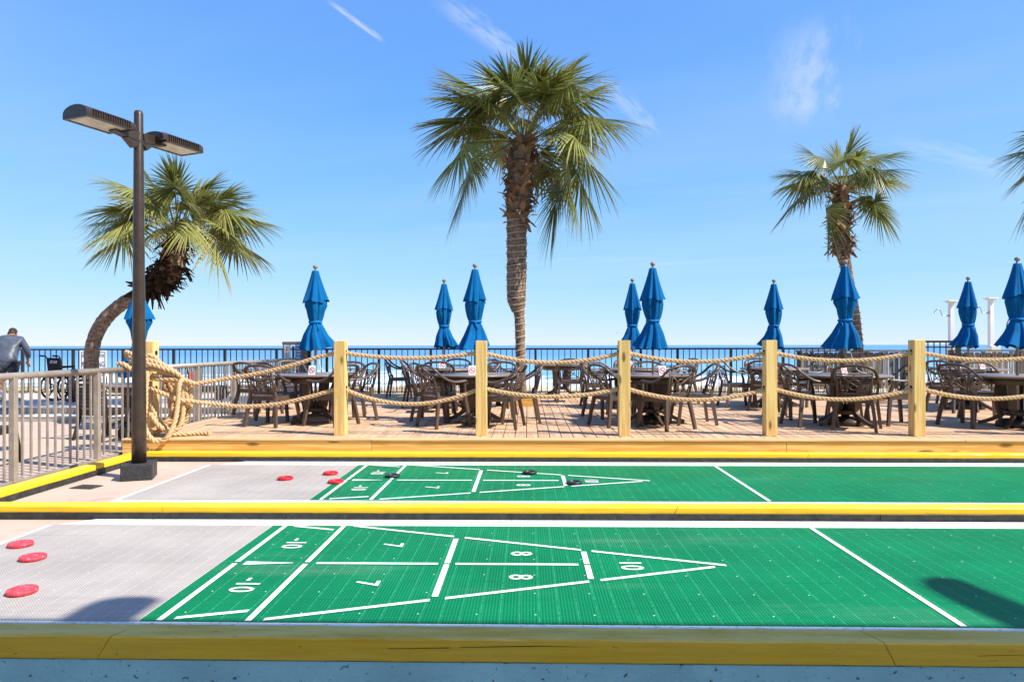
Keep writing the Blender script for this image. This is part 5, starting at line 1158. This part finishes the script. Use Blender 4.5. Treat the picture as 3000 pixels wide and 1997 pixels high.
slat_chair(-6.20, 9.92, 74, 'dark slat-backed chair behind the railing, left of the lamp post')
slat_chair(-6.22, 7.62, 100, 'dark chair on the patio cut by the left edge')
t = thing('round_table', 'round patio table under the umbrella behind the lamp post', 'table', (-6.52, 11.3, 0.03), R(20), 'round patio table')
for n, me in TM: link(n, me, t)
q = MB(); q.lathe([(0.0, 0.0), (0.20, 0.0), (0.235, 0.06), (0.22, 0.16), (0.16, 0.25), (0.07, 0.30), (0.05, 0.36), (0.075, 0.40), (0.0, 0.40)], 24, fold=lambda r, z, th: r * (1 + 0.14 * math.sin(3 * th + z * 9) + 0.08 * math.sin(7 * th - z * 20)), capb=False, capt=False)
tb_ = thing('black_bag', 'black bag lying on the patio behind the lamp post', 'bag', (-5.72, 9.85, 0.03)); q.build('sack', 'black_fabric', tb_); MB().tube([(0.05 * math.cos(a * .5236), 0.05 * math.sin(a * .5236), 0.36) for a in range(12)], 0.012, 6, closed=True).build('tie', 'black_metal', tb_)
ct = thing('red_cart', 'small red wheeled cart behind the grey deck railing', 'cart', (-7.0, 14.3, 0.25), R(15))
MB().box((0.25, 0, 0.24), (0.75, 0.42, 0.10), ch=0.03).build('tray', 'dark_resin', ct); MB().box((-0.10, 0, 0.42), (0.10, 0.36, 0.36), ch=0.03).build('red_panel', 'red_plastic', ct); MB().tube(spline([(-0.14, -0.16, 0.55), (-0.16, -0.16, 0.72), (-0.16, 0.16, 0.72), (-0.14, 0.16, 0.55)], 5), 0.016, 8).build('handle', 'black_metal', ct)
for xw in (-0.05, 0.5):
    for s in (-1, 1): MB().tube([(xw, s * 0.22, 0.11), (xw, s * 0.26, 0.11)], 0.11, 16).build('wheel', 'tyre', ct)
# a gull far out over the sea
gl = thing('seagull', 'tiny distant gull in flight over the horizon', 'bird', (15.5, 118, 3.4), R(30))
q = MB(); q.tube([(0, -0.25, 0), (0, -0.12, 0.02), (0, 0.1, 0.02), (0, 0.24, 0.03)], [0.015, 0.07, 0.07, 0.02], 8); q.build('body', 'sign_white', gl)
for s in (-1, 1):
    q = MB(); q.add([(0, 0.08, 0.04), (0, -0.08, 0.04), (s * 0.35, -0.02, 0.22), (s * 0.35, 0.12, 0.22), (s * 0.75, -0.06, 0.12)], [(0, 1, 2, 3), (3, 2, 4)]); q.build('wing', 'shoe', gl)
